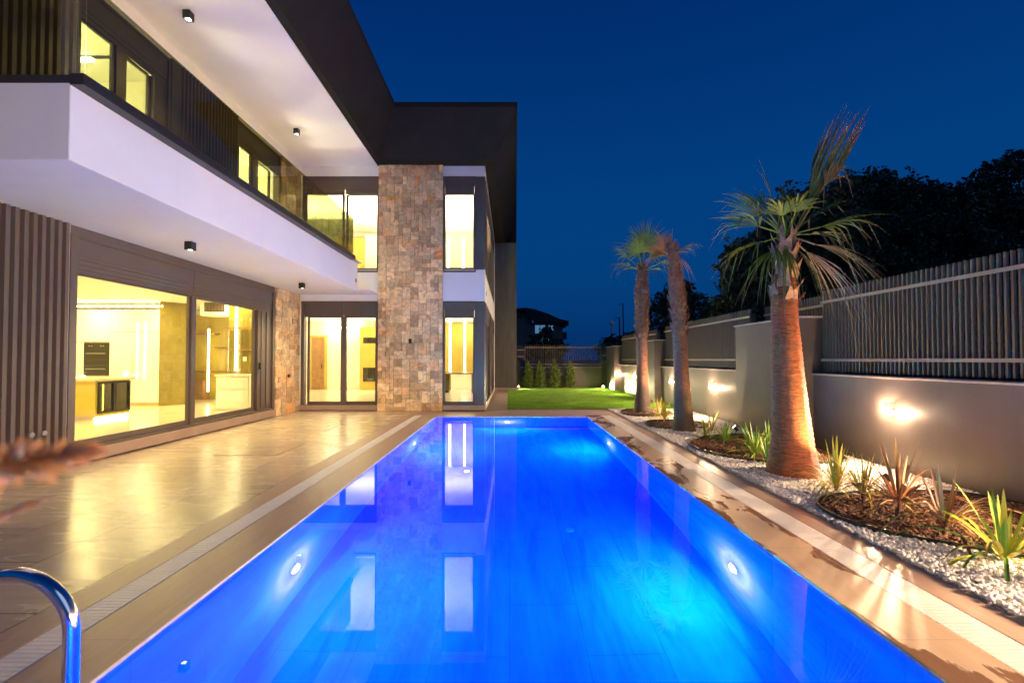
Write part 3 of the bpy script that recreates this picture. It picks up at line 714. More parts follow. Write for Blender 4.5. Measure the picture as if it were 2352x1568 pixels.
# island
t_ = thing('kitchen_island', 'kitchen island with stone top and glass fronted wine fridge', 'kitchen island', (-9.6, 9.9, Z0))
b = MB(); b.box(-12.4, -8.82, 9.82, 10.86, 1.03, 1.085); b.build('counter_top', 'counter', t_, bevel=.006)
b = MB(); b.box(-9.5, -8.9, 9.9, 10.8, Z0 + .10, 1.03); b.build('body', 'yellowpanel', t_)
b = MB(); b.box(-12.4, -9.52, 10.35, 10.8, Z0, 1.03); b.build('back_panel', 'yellowpanel', t_)
b = MB(); b.box(-9.45, -8.93, 9.95, 10.75, Z0, Z0 + .10); b.build('plinth', 'counter', t_)
b = MB(); b.box(-8.93, -8.905, 9.92, 10.78, Z0 + .02, Z0 + .06); b.build('light_strip', 'led_warm', t_)
t2 = thing('wine_fridge', 'black framed double glass door wine fridge in the island', 'wine fridge', (-8.9, 10.35, .4))
b = MB()
for (ya, yb) in ((9.95, 10.36), (10.37, 10.78)):
    b.box(-8.89, -8.86, ya, ya + .035, .33, 1.01); b.box(-8.89, -8.86, yb - .035, yb, .33, 1.01); b.box(-8.89, -8.86, ya + .035, yb - .035, .33, .37); b.box(-8.89, -8.86, ya + .035, yb - .035, .97, 1.01)
b.build('door_frame', 'black', t2)
b = MB(); b.box(-8.895, -8.892, 9.985, 10.745, .37, .97); b.build('door_glass', 'smoked', t2)
b = MB(); b.box(-8.898, -8.8955, 10.08, 10.11, .38, .96); b.build('light_strip', 'led_warm', t2)
t2 = thing('globe_lamp', 'small glowing globe lamp on the end of the island', 'lamp', (-8.95, 10.75, 1.085))
b = MB(); b.tube([(-8.95, 10.75, 1.086), (-8.95, 10.75, 1.10), (-8.95, 10.75, 1.12)], [.03, .03, .012], 14); b.build('base', 'greyplate', t2)
b = MB(); n = 9; b.tube([(-8.95, 10.75, 1.17 - .05 * math.cos(PI * k / n)) for k in range(n + 1)], [max(.002, .05 * math.sin(PI * k / n)) for k in range(n + 1)], 16); b.build('globe', 'bulb_small', t2, smooth=True)
# base counter by the window
t_ = thing('base_cabinet', 'low cream drawer cabinet inside the sliding window', 'cabinet', (-7.2, 12.1, Z0))
b = MB(); b.box(-7.72, -6.55, 12.12, 12.75, Z0, 1.06); b.build('body', 'cabinet', t_)
for (za, zb_) in ((Z0 + .02, .70), (.72, 1.03)):
    for (xa, xb) in ((-7.71, -6.86), (-6.85, -6.56)):
        b = MB(); b.box(xa, xb, 12.10, 12.119, za, zb_); b.build('drawer', 'cabinet', t_, bevel=.003)
b = MB(); b.box(-7.74, -6.5, 12.08, 12.77, 1.06, 1.10); b.build('counter_top', 'cabinet', t_)
# tall partition near that cabinet, with dark glass
t_ = thing('tall_cabinet', 'dark glass fronted tall cabinet at the end of the kitchen', 'cabinet', (-6.7, 12.8, Z0))
b = MB(); b.box(-6.98, -6.5, 12.80, 13.25, Z0, 3.1); b.build('body', 'oven', t_)
b = MB(); b.box(-7.0, -6.985, 12.78, 13.25, Z0, 3.1); b.build('edge', 'led_soft', t_)
# back wall shelving, seen through the second pane
t_ = thing('wall_shelf_unit', 'ochre wall panel with wooden shelves and a lit strip', 'shelving', (-9.4, 15.5, Z0))
b = MB(); b.box(-12.0, -8.32, 15.50, 15.59, Z0 + .02, 3.0); b.build('back_panel', 'yellowpanel', t_)
for (xa, xb, z_) in ((-10.45, -9.75, 2.33), (-9.85, -9.25, 1.87)):
    b = MB(); b.box(xa, xb, 15.22, 15.5, z_, z_ + .035); b.build('shelf', 'wood', t_)
b = MB(); b.box(-10.6, -9.2, 15.15, 15.5, 1.08, 1.12); b.build('desk_top', 'wood', t_)
b = MB(); b.box(-9.91, -9.87, 15.1, 15.14, .45, 2.5); b.build('light_strip', 'led_warm', t_)
b = MB(); b.box(-10.6, -10.1, 15.2, 15.49, Z0, .80); b.build('low_cabinet', 'wood', t_)
t_ = thing('lit_partition', 'slim partition with wooden shelves and a bright light strip behind the drawer cabinet', 'partition', (-7.4, 12.8, 1.1))
b = MB(); b.box(-7.80, -7.02, 12.78, 12.82, 1.101, 3.149); b.build('panel', 'olive', t_)
b = MB(); b.box(-7.61, -7.56, 12.74, 12.778, 1.2, 3.0); b.build('light_strip', 'led_warm', t_)
for z_ in (1.75, 2.35):
    b = MB(); b.box(-7.74, -7.1, 12.56, 12.739, z_, z_ + .03); b.build('shelf', 'wood', t_)
b = MB(); b.box(-7.40, -7.30, 12.768, 12.779, 1.45, 1.57); b.build('switch', 'cabinet', t_)
t_ = thing('air_grille', 'dark louvred air conditioning grille in a white ceiling box', 'air grille', (-8.1, 12.8, 2.75))
b = MB(); b.box(-8.62, -7.805, 12.8, 13.3, 2.72, 3.149); b.build('ceiling_box', 'int_ceil', t_)
b = MB(); b.box(-8.50, -7.95, 12.785, 12.799, 2.83, 3.08); b.build('frame', 'black', t_)
b = MB()
for k in range(6): b.box(-8.48 + k * .088, -8.41 + k * .088, 12.778, 12.784, 2.85, 3.06)
b.build('louvre', 'frame', t_)
# room B (ground)
t_ = thing('interior_door', 'light wooden interior door standing in the far room', 'interior door', (-8.3, 20.2, Z0))
b = MB(); b.box(-8.75, -8.05, 20.2, 20.29, Z0, 2.55); b.build('frame', 'yellowpanel', t_)
b = MB(); b.box(-8.66, -8.14, 20.17, 20.199, Z0 + .02, 2.46); b.build('door_leaf', 'wood', t_)
b = MB(); b.box(-8.24, -8.21, 20.12, 20.169, 1.1, 1.3); b.build('handle', 'black', t_)
t_ = thing('media_wall', 'ochre media wall with black niches and a lit strip', 'media wall', (-5.6, 19.9, Z0))
b = MB(); b.box(-6.5, -5.0, 19.95, 20.29, Z0, 2.9); b.build('panel', 'yellowpanel', t_)
b = MB(); b.box(-6.35, -5.15, 19.93, 19.949, 2.2, 2.45); b.build('upper_niche', 'oven', t_)
b = MB(); b.box(-6.35, -5.15, 19.93, 19.949, .55, 1.15); b.build('lower_niche', 'oven', t_)
b = MB(); b.box(-4.86, -4.76, 19.9, 19.98, 1.0, 3.0); b.build('light_strip', 'led_white', t_)
b = MB(); b.box(-8.0, -6.6, 20.1, 20.2, 2.86, 2.92); b.build('light_strip', 'led_white', t_)
t_ = thing('sideboard', 'dark olive sideboard in the room behind the pillar', 'sideboard', (-4.0, 18.4, Z0))
b = MB(); b.box(-4.55, -2.4, 18.4, 18.85, Z0 + .08, 1.0); b.build('body', 'olive', t_)
b = MB(); b.box(-4.5, -2.45, 18.44, 18.82, Z0, Z0 + .08); b.build('plinth', 'black', t_)
# slatted wall panels with light strips behind right windows
def litpanels(name, label, y, z0, z1, xs_, strip, mat):
    t_ = thing(name, label, 'wall panelling', (-1.8, y, z0))
    for a_, c_ in zip(xs_[:-1], xs_[1:]):
        b = MB(); b.box(a_ + .04, c_ - .04, y, y + .06, z0, z1); b.build('panel', mat, t_)
        b = MB(); b.box(c_ - .035, c_ + .035, y + .01, y + .03, z0, z1); b.build('light_strip', strip, t_)
litpanels('wall_panelling', 'ochre wall panels with light strips, ground floor', 20.2, .95, 3.1, [-3.9, -3.25, -2.62, -1.98, -1.42, -1.0], 'led_white', 'yellowpanel')
litpanels('wall_panelling', 'cream wall panels with light strips, upper floor', 20.2, 4.2, 6.75, [-3.95, -3.30, -2.70, -2.05, -1.45, -1.0], 'led_white', 'int_wall')
t_ = thing('bench', 'wooden bench behind the ground floor corner window', 'bench', (-2.1, 18.0, Z0))
b = MB(); b.box(-2.75, -1.35, 18.0, 18.4, .92, .98); b.build('seat', 'wood', t_, bevel=.01)
for x in (-2.65, -1.5):
    b = MB(); b.box(x, x + .06, 18.03, 18.37, Z0, .92); b.build('leg', 'wood', t_)
t_ = thing('wardrobe', 'ochre wardrobe in the upper room left of the pillar', 'wardrobe', (-6.0, 19.7, 4.17))
b = MB(); b.box(-7.4, -6.2, 19.7, 20.29, 4.17, 6.7); b.build('body', 'yellowpanel', t_)
b = MB(); b.box(-6.15, -5.6, 19.5, 20.29, 4.17, 6.8); b.build('side_body', 'int_wall', t_)
b = MB(); b.box(-5.5, -5.4, 20.2, 20.28, 4.17, 6.7); b.build('light_strip', 'led_white', t_)
# upper bedroom ceiling track
t_ = thing('track_light', 'black ceiling track with a bright tube in the upper bedroom', 'track light', (-8.0, 8.4, 7.05))
b = MB(); b.box(-11.5, -6.7, 8.38, 8.42, 7.06, 7.098); b.build('track', 'black', t_)
b = MB(); b.box(-8.4, -7.7, 8.36, 8.44, 7.01, 7.058); b.build('tube', 'led_white', t_)

# ================================================================== GARDEN WALL, FENCE
RX = 5.2
wl = thing('garden_wall', 'long taupe rendered garden wall with pillars beside the palms', 'garden wall', (RX, 12, 0))
b = MB(); b.box(RX, RX + .28, -4, 24.5, -.04, 1.235); b.build('wall_body', 'render', wl)
b = MB(); b.box(RX - .03, RX + .31, -4, 7.89, 1.235, 1.262); b.box(RX - .03, RX + .31, 10.18, 15.86, 1.235, 1.262); b.box(RX - .03, RX + .31, 16.68, 21.95, 1.235, 1.262); b.build('wall_cap', 'cap', wl, bevel=.004)
for (ya, yb, zt) in ((7.9, 10.17, 2.215), (15.87, 16.67, 2.15), (22.0, 23.7, 2.12)):
    b = MB(); b.box(4.98, 5.60, ya, yb, -.04, zt); b.build('pillar', 'render', wl, bevel=.008)
    b = MB(); b.box(4.955, 5.63, ya - .025, yb + .025, zt, zt + .03); b.build('pillar_cap', 'cap', wl, bevel=.004)
wf = thing('back_wall', 'taupe rendered wall across the end of the lawn', 'garden wall', (2.9, 24.5, 0))
b = MB(); b.box(.34, 5.2, 24.5, 24.75, -.04, 1.07); b.build('wall_body', 'render', wf)
b = MB(); b.box(.3, 4.88, 24.47, 24.78, 1.07, 1.095); b.build('wall_cap', 'cap', wf)
b = MB(); b.box(4.87, 5.2, 24.45, 24.80, -.04, 1.45); b.box(.25, .56, 24.45, 24.8, -.04, 1.42); b.build('pillar', 'render', wf)

def fence(name, label, ax, a0, a1, off, zb, zt, pitch, zr, grp, postw=.07, th=.025, dp=.034):
    loc = (off, a0, zb) if ax == 'Y' else (a0, off, zb)
    t_ = thing(name, label, 'fence', loc, group=grp)
    n = int((a1 - a0) / pitch); b = MB()
    for k in range(n + 1):
        a = a0 + k * pitch
        if ax == 'Y': b.box(off - dp / 2, off + dp / 2, a, a + th, zb, zt)
        else: b.box(a, a + th, off - dp / 2, off + dp / 2, zb, zt)
    b.build('slat_panel', 'fence', t_)
    for z_ in zr:
        b = MB()
        if ax == 'Y': b.box(off - dp / 2 - .022, off - dp / 2 - .001, a0 - .01, a1 + .02, z_ - .022, z_ + .022)
        else: b.box(a0 - .01, a1 + .02, off - dp / 2 - .022, off - dp / 2 - .001, z_ - .022, z_ + .022)
        b.build('rail', 'fence_rail_lit', t_)
    m_ = max(1, int((a1 - a0) / 2.6))
    for k in range(m_ + 1):
        a = a0 + (a1 - a0) * k / m_
        b = MB()
        if ax == 'Y': b.box(off + dp / 2 + .001, off + dp / 2 + postw, a - .02, a + .04, 1.262 if off > 5 else zb, zt - .1)
        else: b.box(a - .03, a + .03, off + dp / 2 + .001, off + dp / 2 + postw, zb - .02, zt - .1)
        b.build('post', 'fence', t_)
    return t_
GF = 'vertical slat fence sections on the garden walls'
fence('slat_fence', 'near section of slat fence, up to the thick pillar behind the big palm', 'Y', 1.2, 7.86, 5.36, 1.30, 2.66, .072, (2.47, 1.49), GF)
fence('slat_fence', 'middle section of slat fence, between the thick pillar and the thin pillar', 'Y', 10.22, 15.82, 5.36, 1.30, 2.62, .072, (2.45, 1.49), GF)
fence('slat_fence', 'far section of slat fence, past the thin pillar to the lawn corner', 'Y', 16.72, 21.95, 5.36, 1.30, 2.60, .072, (2.43, 1.49), GF)
# the slats carry on above the thick pillar
t_ = fence('slat_fence', 'short slat fence section rising behind the thick pillar', 'Y', 7.92, 10.17, 5.66, 1.30, 2.65, .072, (2.47,), GF)
fence('slat_fence', 'slat fence section on the back wall behind the shrubs', 'X', .84, 4.84, 24.6, 1.12, 2.28, .095, (2.14, 1.24), GF, th=.022)
fence('slat_fence', 'narrow slat fence at the corner of the back wall', 'X', 4.9, 5.18, 24.62, 1.50, 2.30, .095, (1.72,), GF, th=.022)
fence('slat_fence', 'narrow slat fence between the dark house corner and the back wall', 'X', .36, .78, 24.62, 1.45, 2.25, .095, (2.0, 1.66), GF, th=.022)

# wall lamps
WL = (1.0, 0.68, 0.40)
def wall_lamp(y, label, k=1.0):
    x, z = RX, .765
    t_ = thing('wall_lamp', label, 'wall lamp', (x, y, z), group='small wedge shaped lamps on the garden wall')
    # folded leaf: tip at the bottom, two wings opening upward and outward
    b = MB()
    tip = (x - .05, y, z - .06)
    for s_ in (-1, 1):
        o_ = (x - .095, y + s_ * .012, z + .055); i_ = (x - .002, y + s_ * .05, z + .05); bb = (x - .002, y, z - .05)
        b.poly([tip, o_, i_]); b.poly([tip, i_, bb])
        b.poly([(p_[0] + .004, p_[1] + .003 * s_, p_[2]) for p_ in (tip, i_, o_)])
    b.poly([(x - .095, y - .012, z + .055), (x - .095, y + .012, z + .055), tip])
    b.box(x - .13, x - .001, y - .004, y + .004, z - .03, z + .16)
    b.build('shade', 'render', t_)
    b = MB(); b.box(x - .012, x - .001, y - .03, y + .03, z - .045, z + .05); b.build('back_plate', 'render', t_)
    for s_, kk in ((1, 1.0), (-1, .8)):
        c_ = Vector((x - .05, y + s_ * .12, z + .06 if s_ > 0 else z + .015))
        b = MB(); n = 6; b.tube([(c_.x, c_.y, c_.z - .018 * math.cos(PI * q_ / n)) for q_ in range(n + 1)], [max(.001, .018 * math.sin(PI * q_ / n)) for q_ in range(n + 1)], 12)
        b.build('bulb', 'bulb', t_, smooth=True)
        lamp('glow', 'POINT', c_ + Vector((-.03, 0, 0)), 8.0 * kk * k, WL, t_, size=.02)
    lamp('beam', 'SPOT', (x - .15, y, z + .03), 92.0 * k, WL, t_, size=(.22 if k > 1.5 else .03), target=(x - 2.4, y, -.1), spot=math.radians(150), blend=.5)
    return t_
wall_lamp(6.25, 'nearest wall lamp, right of the big palm')
wall_lamp(11.76, 'wall lamp just left of the thick pillar')
wall_lamp(14.67, 'wall lamp seen between the two farther palms')
wall_lamp(19.0, 'wall lamp just left of the farthest palm')
wall_lamp(21.73, 'farthest wall lamp, next to the lawn corner')
for y, lb_ in ((2.6, 'unseen fill lamp added on the wall just beyond the right edge of the picture'), (0.0, 'fill lamp added on the wall level with the viewer, out of the picture'), (-2.6, 'unseen fill lamp added on the wall behind the viewer')): wall_lamp(y, lb_, 2.3)  # unseen lamps added as fill for the fascia and the paving

# garden spot at the palm
def garden_spot(x, y, tgt, pw, label, col=(1.0, .60, .20), ang=70):
    t_ = thing('garden_spotlight', label, 'garden spotlight', (x, y, .02), group='small garden spotlights')
    d = (Vector(tgt) - Vector((x, y, .16))).normalized(); P0 = Vector((x, y, .14))
    b = MB(); b.tube([(x, y, -.02), (x, y, .12)], .008, 8); b.build('spike', 'black', t_)
    b = MB(); b.tube([P0 - d * .05, P0 + d * .04, P0 + d * .045], [.03, .036, .036], 16); b.build('head', 'black', t_)
    b = MB(); b.tube([P0 + d * .046, P0 + d * .05], [.03, .028], 16); b.build('lens', 'bulb', t_)
    lamp('beam', 'SPOT', P0 + d * .06, pw, col, t_, size=.025, target=tgt, spot=math.radians(ang), blend=.7)
garden_spot(4.35, 5.35, (3.72, 6.03, 1.15), 120, 'spotlight aimed at the big palm trunk', ang=75)
garden_spot(4.45, 9.1, (3.7, 9.67, 1.2), 20, 'spotlight behind the middle palm', ang=80)
garden_spot(4.5, 12.3, (3.9, 12.96, 1.5), 26, 'spotlight behind the farthest palm', ang=80)
garden_spot(4.75, 23.4, (3.4, 19.5, .0), 210, 'white box spotlight in the lawn corner', col=(1, .85, .4), ang=120)
garden_spot(.42, 23.3, (1.8, 20.8, .0), 110, 'tiny spotlight at the dark end wall', col=(1, .85, .5), ang=120)

# ================================================================== PLANTING
def ico():
    ph = (1 + 5 ** .5) / 2
    v = np.array([(-1, ph, 0), (1, ph, 0), (-1, -ph, 0), (1, -ph, 0), (0, -1, ph), (0, 1, ph), (0, -1, -ph), (0, 1, -ph), (ph, 0, -1), (ph, 0, 1), (-ph, 0, -1), (-ph, 0, 1)], dtype=np.float32)
    v /= np.linalg.norm(v[0])
    f = np.array([(0, 11, 5), (0, 5, 1), (0, 1, 7), (0, 7, 10), (0, 10, 11), (1, 5, 9), (5, 11, 4), (11, 10, 2), (10, 7, 6), (7, 1, 8), (3, 9, 4), (3, 4, 2), (3, 2, 6), (3, 6, 8), (3, 8, 9), (4, 9, 5), (2, 4, 11), (6, 2, 10), (8, 6, 7), (9, 8, 1)], dtype=np.int32)
    return v, f
def scatter_mesh(name, mat, base_v, base_f, pos, scl, cols, smooth=True, rot=None):
    n = len(pos); nv = len(base_v); nf = len(base_f); k = base_f.shape[1]
    th = rng.uniform(0, 2 * PI, n)
    c_, s_ = np.cos(th), np.sin(th)
    v = base_v[None] * scl[:, None, :]
    if rot is not None:
        cr, sr = np.cos(rot), np.sin(rot)
        y = v[..., 1] * cr[:, None] - v[..., 2] * sr[:, None]; z = v[..., 1] * sr[:, None] + v[..., 2] * cr[:, None]
        v = np.stack([v[..., 0], y, z], -1)
    x = v[..., 0] * c_[:, None] - v[..., 1] * s_[:, None]; y = v[..., 0] * s_[:, None] + v[..., 1] * c_[:, None]
    v = np.stack([x, y, v[..., 2]], -1) + pos[:, None, :]
    f = base_f[None] + (np.arange(n) * nv)[:, None, None]
    me = bpy.data.meshes.new(name); me.vertices.add(n * nv); me.loops.add(n * nf * k); me.polygons.add(n * nf)
    me.vertices.foreach_set('co', v.astype(np.float32).ravel()); me.loops.foreach_set('vertex_index', f.astype(np.int32).ravel())
    me.polygons.foreach_set('loop_start', np.arange(0, n * nf * k, k, dtype=np.int32))
    me.update(calc_edges=True)
    at = me.attributes.new('col', 'FLOAT_COLOR', 'POINT'); cc_ = np.ones((n, nv, 4), np.float32); cc_[..., :3] = cols[:, None, :]
    at.data.foreach_set('color', cc_.ravel())
    if smooth: me.polygons.foreach_set('use_smooth', np.ones(n * nf, dtype=bool))
    me.materials.append(M[mat]); o = bpy.data.objects.new(name, me); C.objects.link(o); return o
def inpoly(x, y, P):
    r = np.zeros(len(x), bool); n = len(P)
    for i in range(n):
        x0, y0 = P[i]; x1, y1 = P[(i + 1) % n]
        c_ = ((y0 > y) != (y1 > y)) & (x < (x1 - x0) * (y - y0) / (y1 - y0 + 1e-12) + x0); r ^= c_
    return r
def smoothpoly(P, it=3):
    for _ in range(it):
        Q = []
        for i in range(len(P)):
            a, b_ = P[i], P[(i + 1) % len(P)]
            Q += [(a[0] * .75 + b_[0] * .25, a[1] * .75 + b_[1] * .25), (a[0] * .25 + b_[0] * .75, a[1] * .25 + b_[1] * .75)]
        P = Q
    return P
BEDS = [smoothpoly([(3.12, 4.75), (3.45, 5.02), (4.2, 5.15), (5.3, 5.1), (5.3, 2.2), (4.1, 2.5), (3.95, 3.3), (3.62, 3.58), (3.28, 3.84), (3.06, 4.1), (3.02, 4.45)]),
        smoothpoly([(3.05, 7.95), (3.3, 8.4), (3.8, 8.85), (4.6, 9.1), (5.1, 8.6), (5.1, 6.7), (4.3, 6.5), (3.75, 6.62), (3.4, 6.78), (3.1, 7.25)]),
        smoothpoly([(3.02, 10.35), (3.25, 11.0), (3.7, 11.2), (4.4, 11.0), (4.5, 10.1), (3.9, 9.9), (3.45, 9.8), (3.13, 9.95)]),
        smoothpoly([(3.05, 12.85), (3.3, 13.5), (3.9, 13.7), (4.5, 13.2), (4.4, 12.2), (3.7, 11.9), (3.25, 12.0), (3.03, 12.4)])]
names = ['large bark mulch bed at the right front, with striped spiky plants', 'bark mulch bed between the big palm and the middle palm', 'small bark mulch bed behind the middle palm', 'round bark mulch bed at the foot of the farthest palm']
struct('pebble_bed', MB().box(2.934, RX, -3, 13.86, -.045, .002), 'gravelbed')
for P_, nm in zip(BEDS, names):
    tb = thing('mulch_bed', nm, 'mulch bed', (P_[0][0], P_[0][1], 0))
    cx_ = sum(p[0] for p in P_) / len(P_); cy_ = sum(p[1] for p in P_) / len(P_)
    P2 = [(min(p[0], RX - .004), p[1]) for p in P_]
    b = MB(); b.prism(P2, .004, .022); b.build('bark', 'mulchbed', tb)
    b = MB(); n = len(P2)
    for i in range(n):
        a, c_ = P2[i], P2[(i + 1) % n]
        if a[0] > RX - .01 and c_[0] > RX - .01: continue
        d = Vector((c_[0] - a[0], c_[1] - a[1], 0)); nn = Vector((d.y, -d.x, 0)).normalized() * .006
        if math.hypot(d.x, d.y) < 1e-5: continue
        b.poly([(a[0] - nn.x, a[1] - nn.y, .0), (c_[0] - nn.x, c_[1] - nn.y, .0), (c_[0] - nn.x, c_[1] - nn.y, .06), (a[0] - nn.x, a[1] - nn.y, .06)])
        b.poly([(a[0] + nn.x, a[1] + nn.y, .0), (a[0] + nn.x, a[1] + nn.y, .06), (c_[0] + nn.x, c_[1] + nn.y, .06), (c_[0] + nn.x, c_[1] + nn.y, .0)])
        b.poly([(a[0] - nn.x, a[1] - nn.y, .06), (c_[0] - nn.x, c_[1] - nn.y, .06), (c_[0] + nn.x, c_[1] + nn.y, .06), (a[0] + nn.x, a[1] + nn.y, .06)])
    b.build('edging', 'edging', tb)
iv, if_ = ico()
def subdiv(v, f):
    V = [tuple(q_) for q_ in v]; cache = {}; Fn = []
    def mid(a, b_):
        k_ = (min(a, b_), max(a, b_))
        if k_ not in cache:
            m_ = (np.array(V[a]) + np.array(V[b_])) / 2; m_ /= np.linalg.norm(m_); V.append(tuple(m_)); cache[k_] = len(V) - 1
        return cache[k_]
    for a, b_, c_ in f:
        x1, x2, x3 = mid(a, b_), mid(b_, c_), mid(c_, a); Fn += [(a, x1, x3), (b_, x2, x1), (c_, x3, x2), (x1, x2, x3)]
    return np.array(V, np.float32), np.array(Fn, np.int32)
iv2, if2 = subdiv(iv, if_)
# white pebbles
xs1 = rng.uniform(2.95, 5.18, 46000); ys1 = rng.uniform(1.6, 7.2, 46000)
xs2 = rng.uniform(2.95, 5.18, 22000); ys2 = rng.uniform(7.2, 13.84, 22000)
x_ = np.concatenate([xs1, xs2]); y_ = np.concatenate([ys1, ys2])
keep = np.ones(len(x_), bool)
for P_ in BEDS: keep &= ~inpoly(x_, y_, P_)
x_, y_ = x_[keep], y_[keep]
n = len(x_); s_ = rng.uniform(.009, .017, n) * np.where(y_ > 7.2, 1.25, 1.0)
scl = np.stack([s_ * rng.uniform(.8, 1.3, n), s_ * rng.uniform(.8, 1.2, n), s_ * rng.uniform(.6, .85, n)], -1).astype(np.float32)
pos = np.stack([x_, y_, rng.uniform(.004, .030, n)], -1).astype(np.float32)
g_ = rng.uniform(.74, .97, n); cols = np.stack([g_ * 1.0, g_ * rng.uniform(.93, .98, n), g_ * rng.uniform(.86, .96, n)], -1).astype(np.float32)
nr = y_ < 5.6
tag(scatter_mesh('pebbles', 'pebble', iv2, if2, pos[nr], scl[nr], cols[nr], rot=rng.uniform(-.5, .5, nr.sum())), 'white pebbles nearest the viewer, right of the pool paving', 'pebbles', kind='stuff')
nr = ~nr
tag(scatter_mesh('pebbles', 'pebble', iv, if_, pos[nr], scl[nr], cols[nr], rot=rng.uniform(-.5, .5, nr.sum())), 'white pebbles farther along, between the palms and the pool paving', 'pebbles', kind='stuff')
# bark chips
x_ = rng.uniform(2.95, RX - .01, 42000); y_ = rng.uniform(2.2, 13.8, 42000); keep = np.zeros(len(x_), bool)
for P_ in BEDS: keep |= inpoly(x_, y_, P_)
x_, y_ = x_[keep], y_[keep]; n = len(x_); s_ = rng.uniform(.012, .026, n)
scl = np.stack([s_ * rng.uniform(.8, 1.5, n), s_ * .7, s_ * .35], -1).astype(np.float32)
pos = np.stack([x_, y_, rng.uniform(.020, .040, n)], -1).astype(np.float32)
g_ = rng.uniform(.5, 1.6, n)[:, None]; cols = (np.array([[.135, .060, .033]]) * g_).astype(np.float32)
tag(scatter_mesh('bark_chips', 'mulch', iv, if_, pos, scl, cols, smooth=False, rot=rng.uniform(-.9, .9, n)), 'reddish brown bark chips filling the planting beds', 'bark chips', kind='stuff')

# lawn
lp = [(-.08, 13.9), (RX, 13.9), (RX, 24.48), (.36, 24.48), (.36, 22.95), (-.08, 22.4)]
struct('lawn', MB().prism(lp, -.045, .012), 'lawn')
n = 150000
x_ = rng.uniform(-.08, 5.18, n); y_ = 13.9 + (rng.uniform(0, 1, n) ** 1.25) * 10.5
k_ = ~((x_ < .36) & (y_ > 22.4)); x_, y_ = x_[k_], y_[k_]; n = len(x_)
bv = np.array([(-1, 0, 0), (1, 0, 0), (.15, .9, 1)], np.float32); bf = np.array([(0, 1, 2)], np.int32)
scl = np.stack([rng.uniform(.0022, .0045, n), rng.uniform(-.03, .03, n), rng.uniform(.028, .062, n)], -1).astype(np.float32)
pos = np.stack([x_, y_, np.full(n, .008)], -1).astype(np.float32)
mixv = rng.uniform(0, 1, n)[:, None]; cols = (np.array([[.08, .26, .004]]) * (1 - mixv) + np.array([[.28, .48, .012]]) * mixv).astype(np.float32)
tag(scatter_mesh('grass', 'blade', bv, bf, pos, scl, cols, smooth=False), 'short bright green grass of the lawn beyond the pool', 'grass', kind='stuff')

# spiky cordylines
def spiky(x, y, r, h, nb, pal, label, seed, stem=.08, wd=.014, lean=(0, 0), droop=.8):
    rr = random.Random(seed)
    t_ = thing('spiky_plant', label, 'spiky plant', (x, y, .02), group='spiky cordyline plants in the gravel and mulch')
    if stem > .02:
        b = MB(); b.tube([(x, y, .0), (x + .005, y, stem * .6), (x, y, stem + .03)], [.022, .018, .024], 10, c=(.10, .055, .035)); b.build('stem', 'leaf', t_)
    b = MB()
    for k in range(int(nb * 1.35)):
        az = rr.uniform(0, 2 * PI); el = .15 + 1.25 * rr.random() ** 1.15 if k > nb // 4 else rr.uniform(1.1, 1.5)
        Ln = rr.uniform(.8, 1.3) * h * (1.05 if el > .8 else 1.15); w_ = wd * rr.uniform(.55, 1.05)
        col = rr.choice(pal); sx, sy = math.cos(az), math.sin(az); side = Vector((-sy, sx, 0))
        P0 = Vector((x + sx * .012, y + sy * .012, stem + rr.uniform(-.02, .03)))
        dv = Vector((sx * math.cos(el) * (r / h) + lean[0] * .3, sy * math.cos(el) * (r / h) + lean[1] * .3, math.sin(el)))
        N = 7; pts = []
        dr = droop * (1.35 - el) * rr.uniform(.7, 1.3) if el < 1.2 else .08
        for q_ in range(N + 1):
            s = q_ / N; p_ = P0 + dv * Ln * s - Vector((0, 0, 1)) * dr * Ln * s * s * s * .9; pts.append(p_)
        i0 = len(b.v)
        for q_, p_ in enumerate(pts):
            s = q_ / N; wv = w_ * min(1, .35 + 2.2 * s) * (1 - s ** 3.5) + .0006
            fold = Vector((0, 0, 1)) * wv * .35
            b.v += [tuple(p_ - side * wv + fold), tuple(p_), tuple(p_ + side * wv + fold)]
        for q_ in range(N):
            a = i0 + q_ * 3
            b.f += [(a, a + 1, a + 4, a + 3), (a + 1, a + 2, a + 5, a + 4)]
        b.c.append((i0, len(b.v), col))
    b.build('leaves', 'leaf', t_)
YG = [(.60, .46, .06), (.68, .52, .10), (.46, .42, .06), (.34, .36, .05)]
BR = [(.30, .11, .05), (.42, .19, .08), (.13, .05, .035), (.55, .38, .22), (.5, .28, .08)]
GR = [(.09, .22, .03), (.15, .32, .04), (.34, .48, .06), (.5, .5, .07)]
spiky(3.66, 5.20, .42, .48, 38, YG, 'yellow spiky plant right against the big palm base', 1, stem=.06)
spiky(3.58, 4.70, .42, .36, 44, YG, 'yellow fine leaved plant, first in the large mulch bed', 2, stem=.13, wd=.009)
spiky(3.69, 4.40, .56, .50, 36, BR, 'bronze red spiky plant in the middle of the large mulch bed', 3, stem=.14, wd=.016)
spiky(3.65, 3.90, .50, .43, 32, BR + [(.30, .3, .06)], 'dark bronze spiky plant between the bronze red one and the green one', 4, stem=.12, wd=.015)
spiky(3.64, 3.42, .54, .50, 28, GR + [(.42, .36, .05)], 'green and yellow broad leaved plant at the right edge of the picture', 5, stem=.02, wd=.020)
spiky(3.80, 2.98, .50, .52, 22, GR, 'green spiky plant cut by the right edge of the picture', 6, stem=.02, wd=.02)
spiky(3.67, 6.58, .25, .40, 20, GR, 'upright green plant just left of the big palm', 7, stem=.03, wd=.012)
spiky(3.78, 7.12, .55, .46, 46, GR, 'large green grassy plant in the bed left of the big palm', 8, stem=.02, wd=.013)
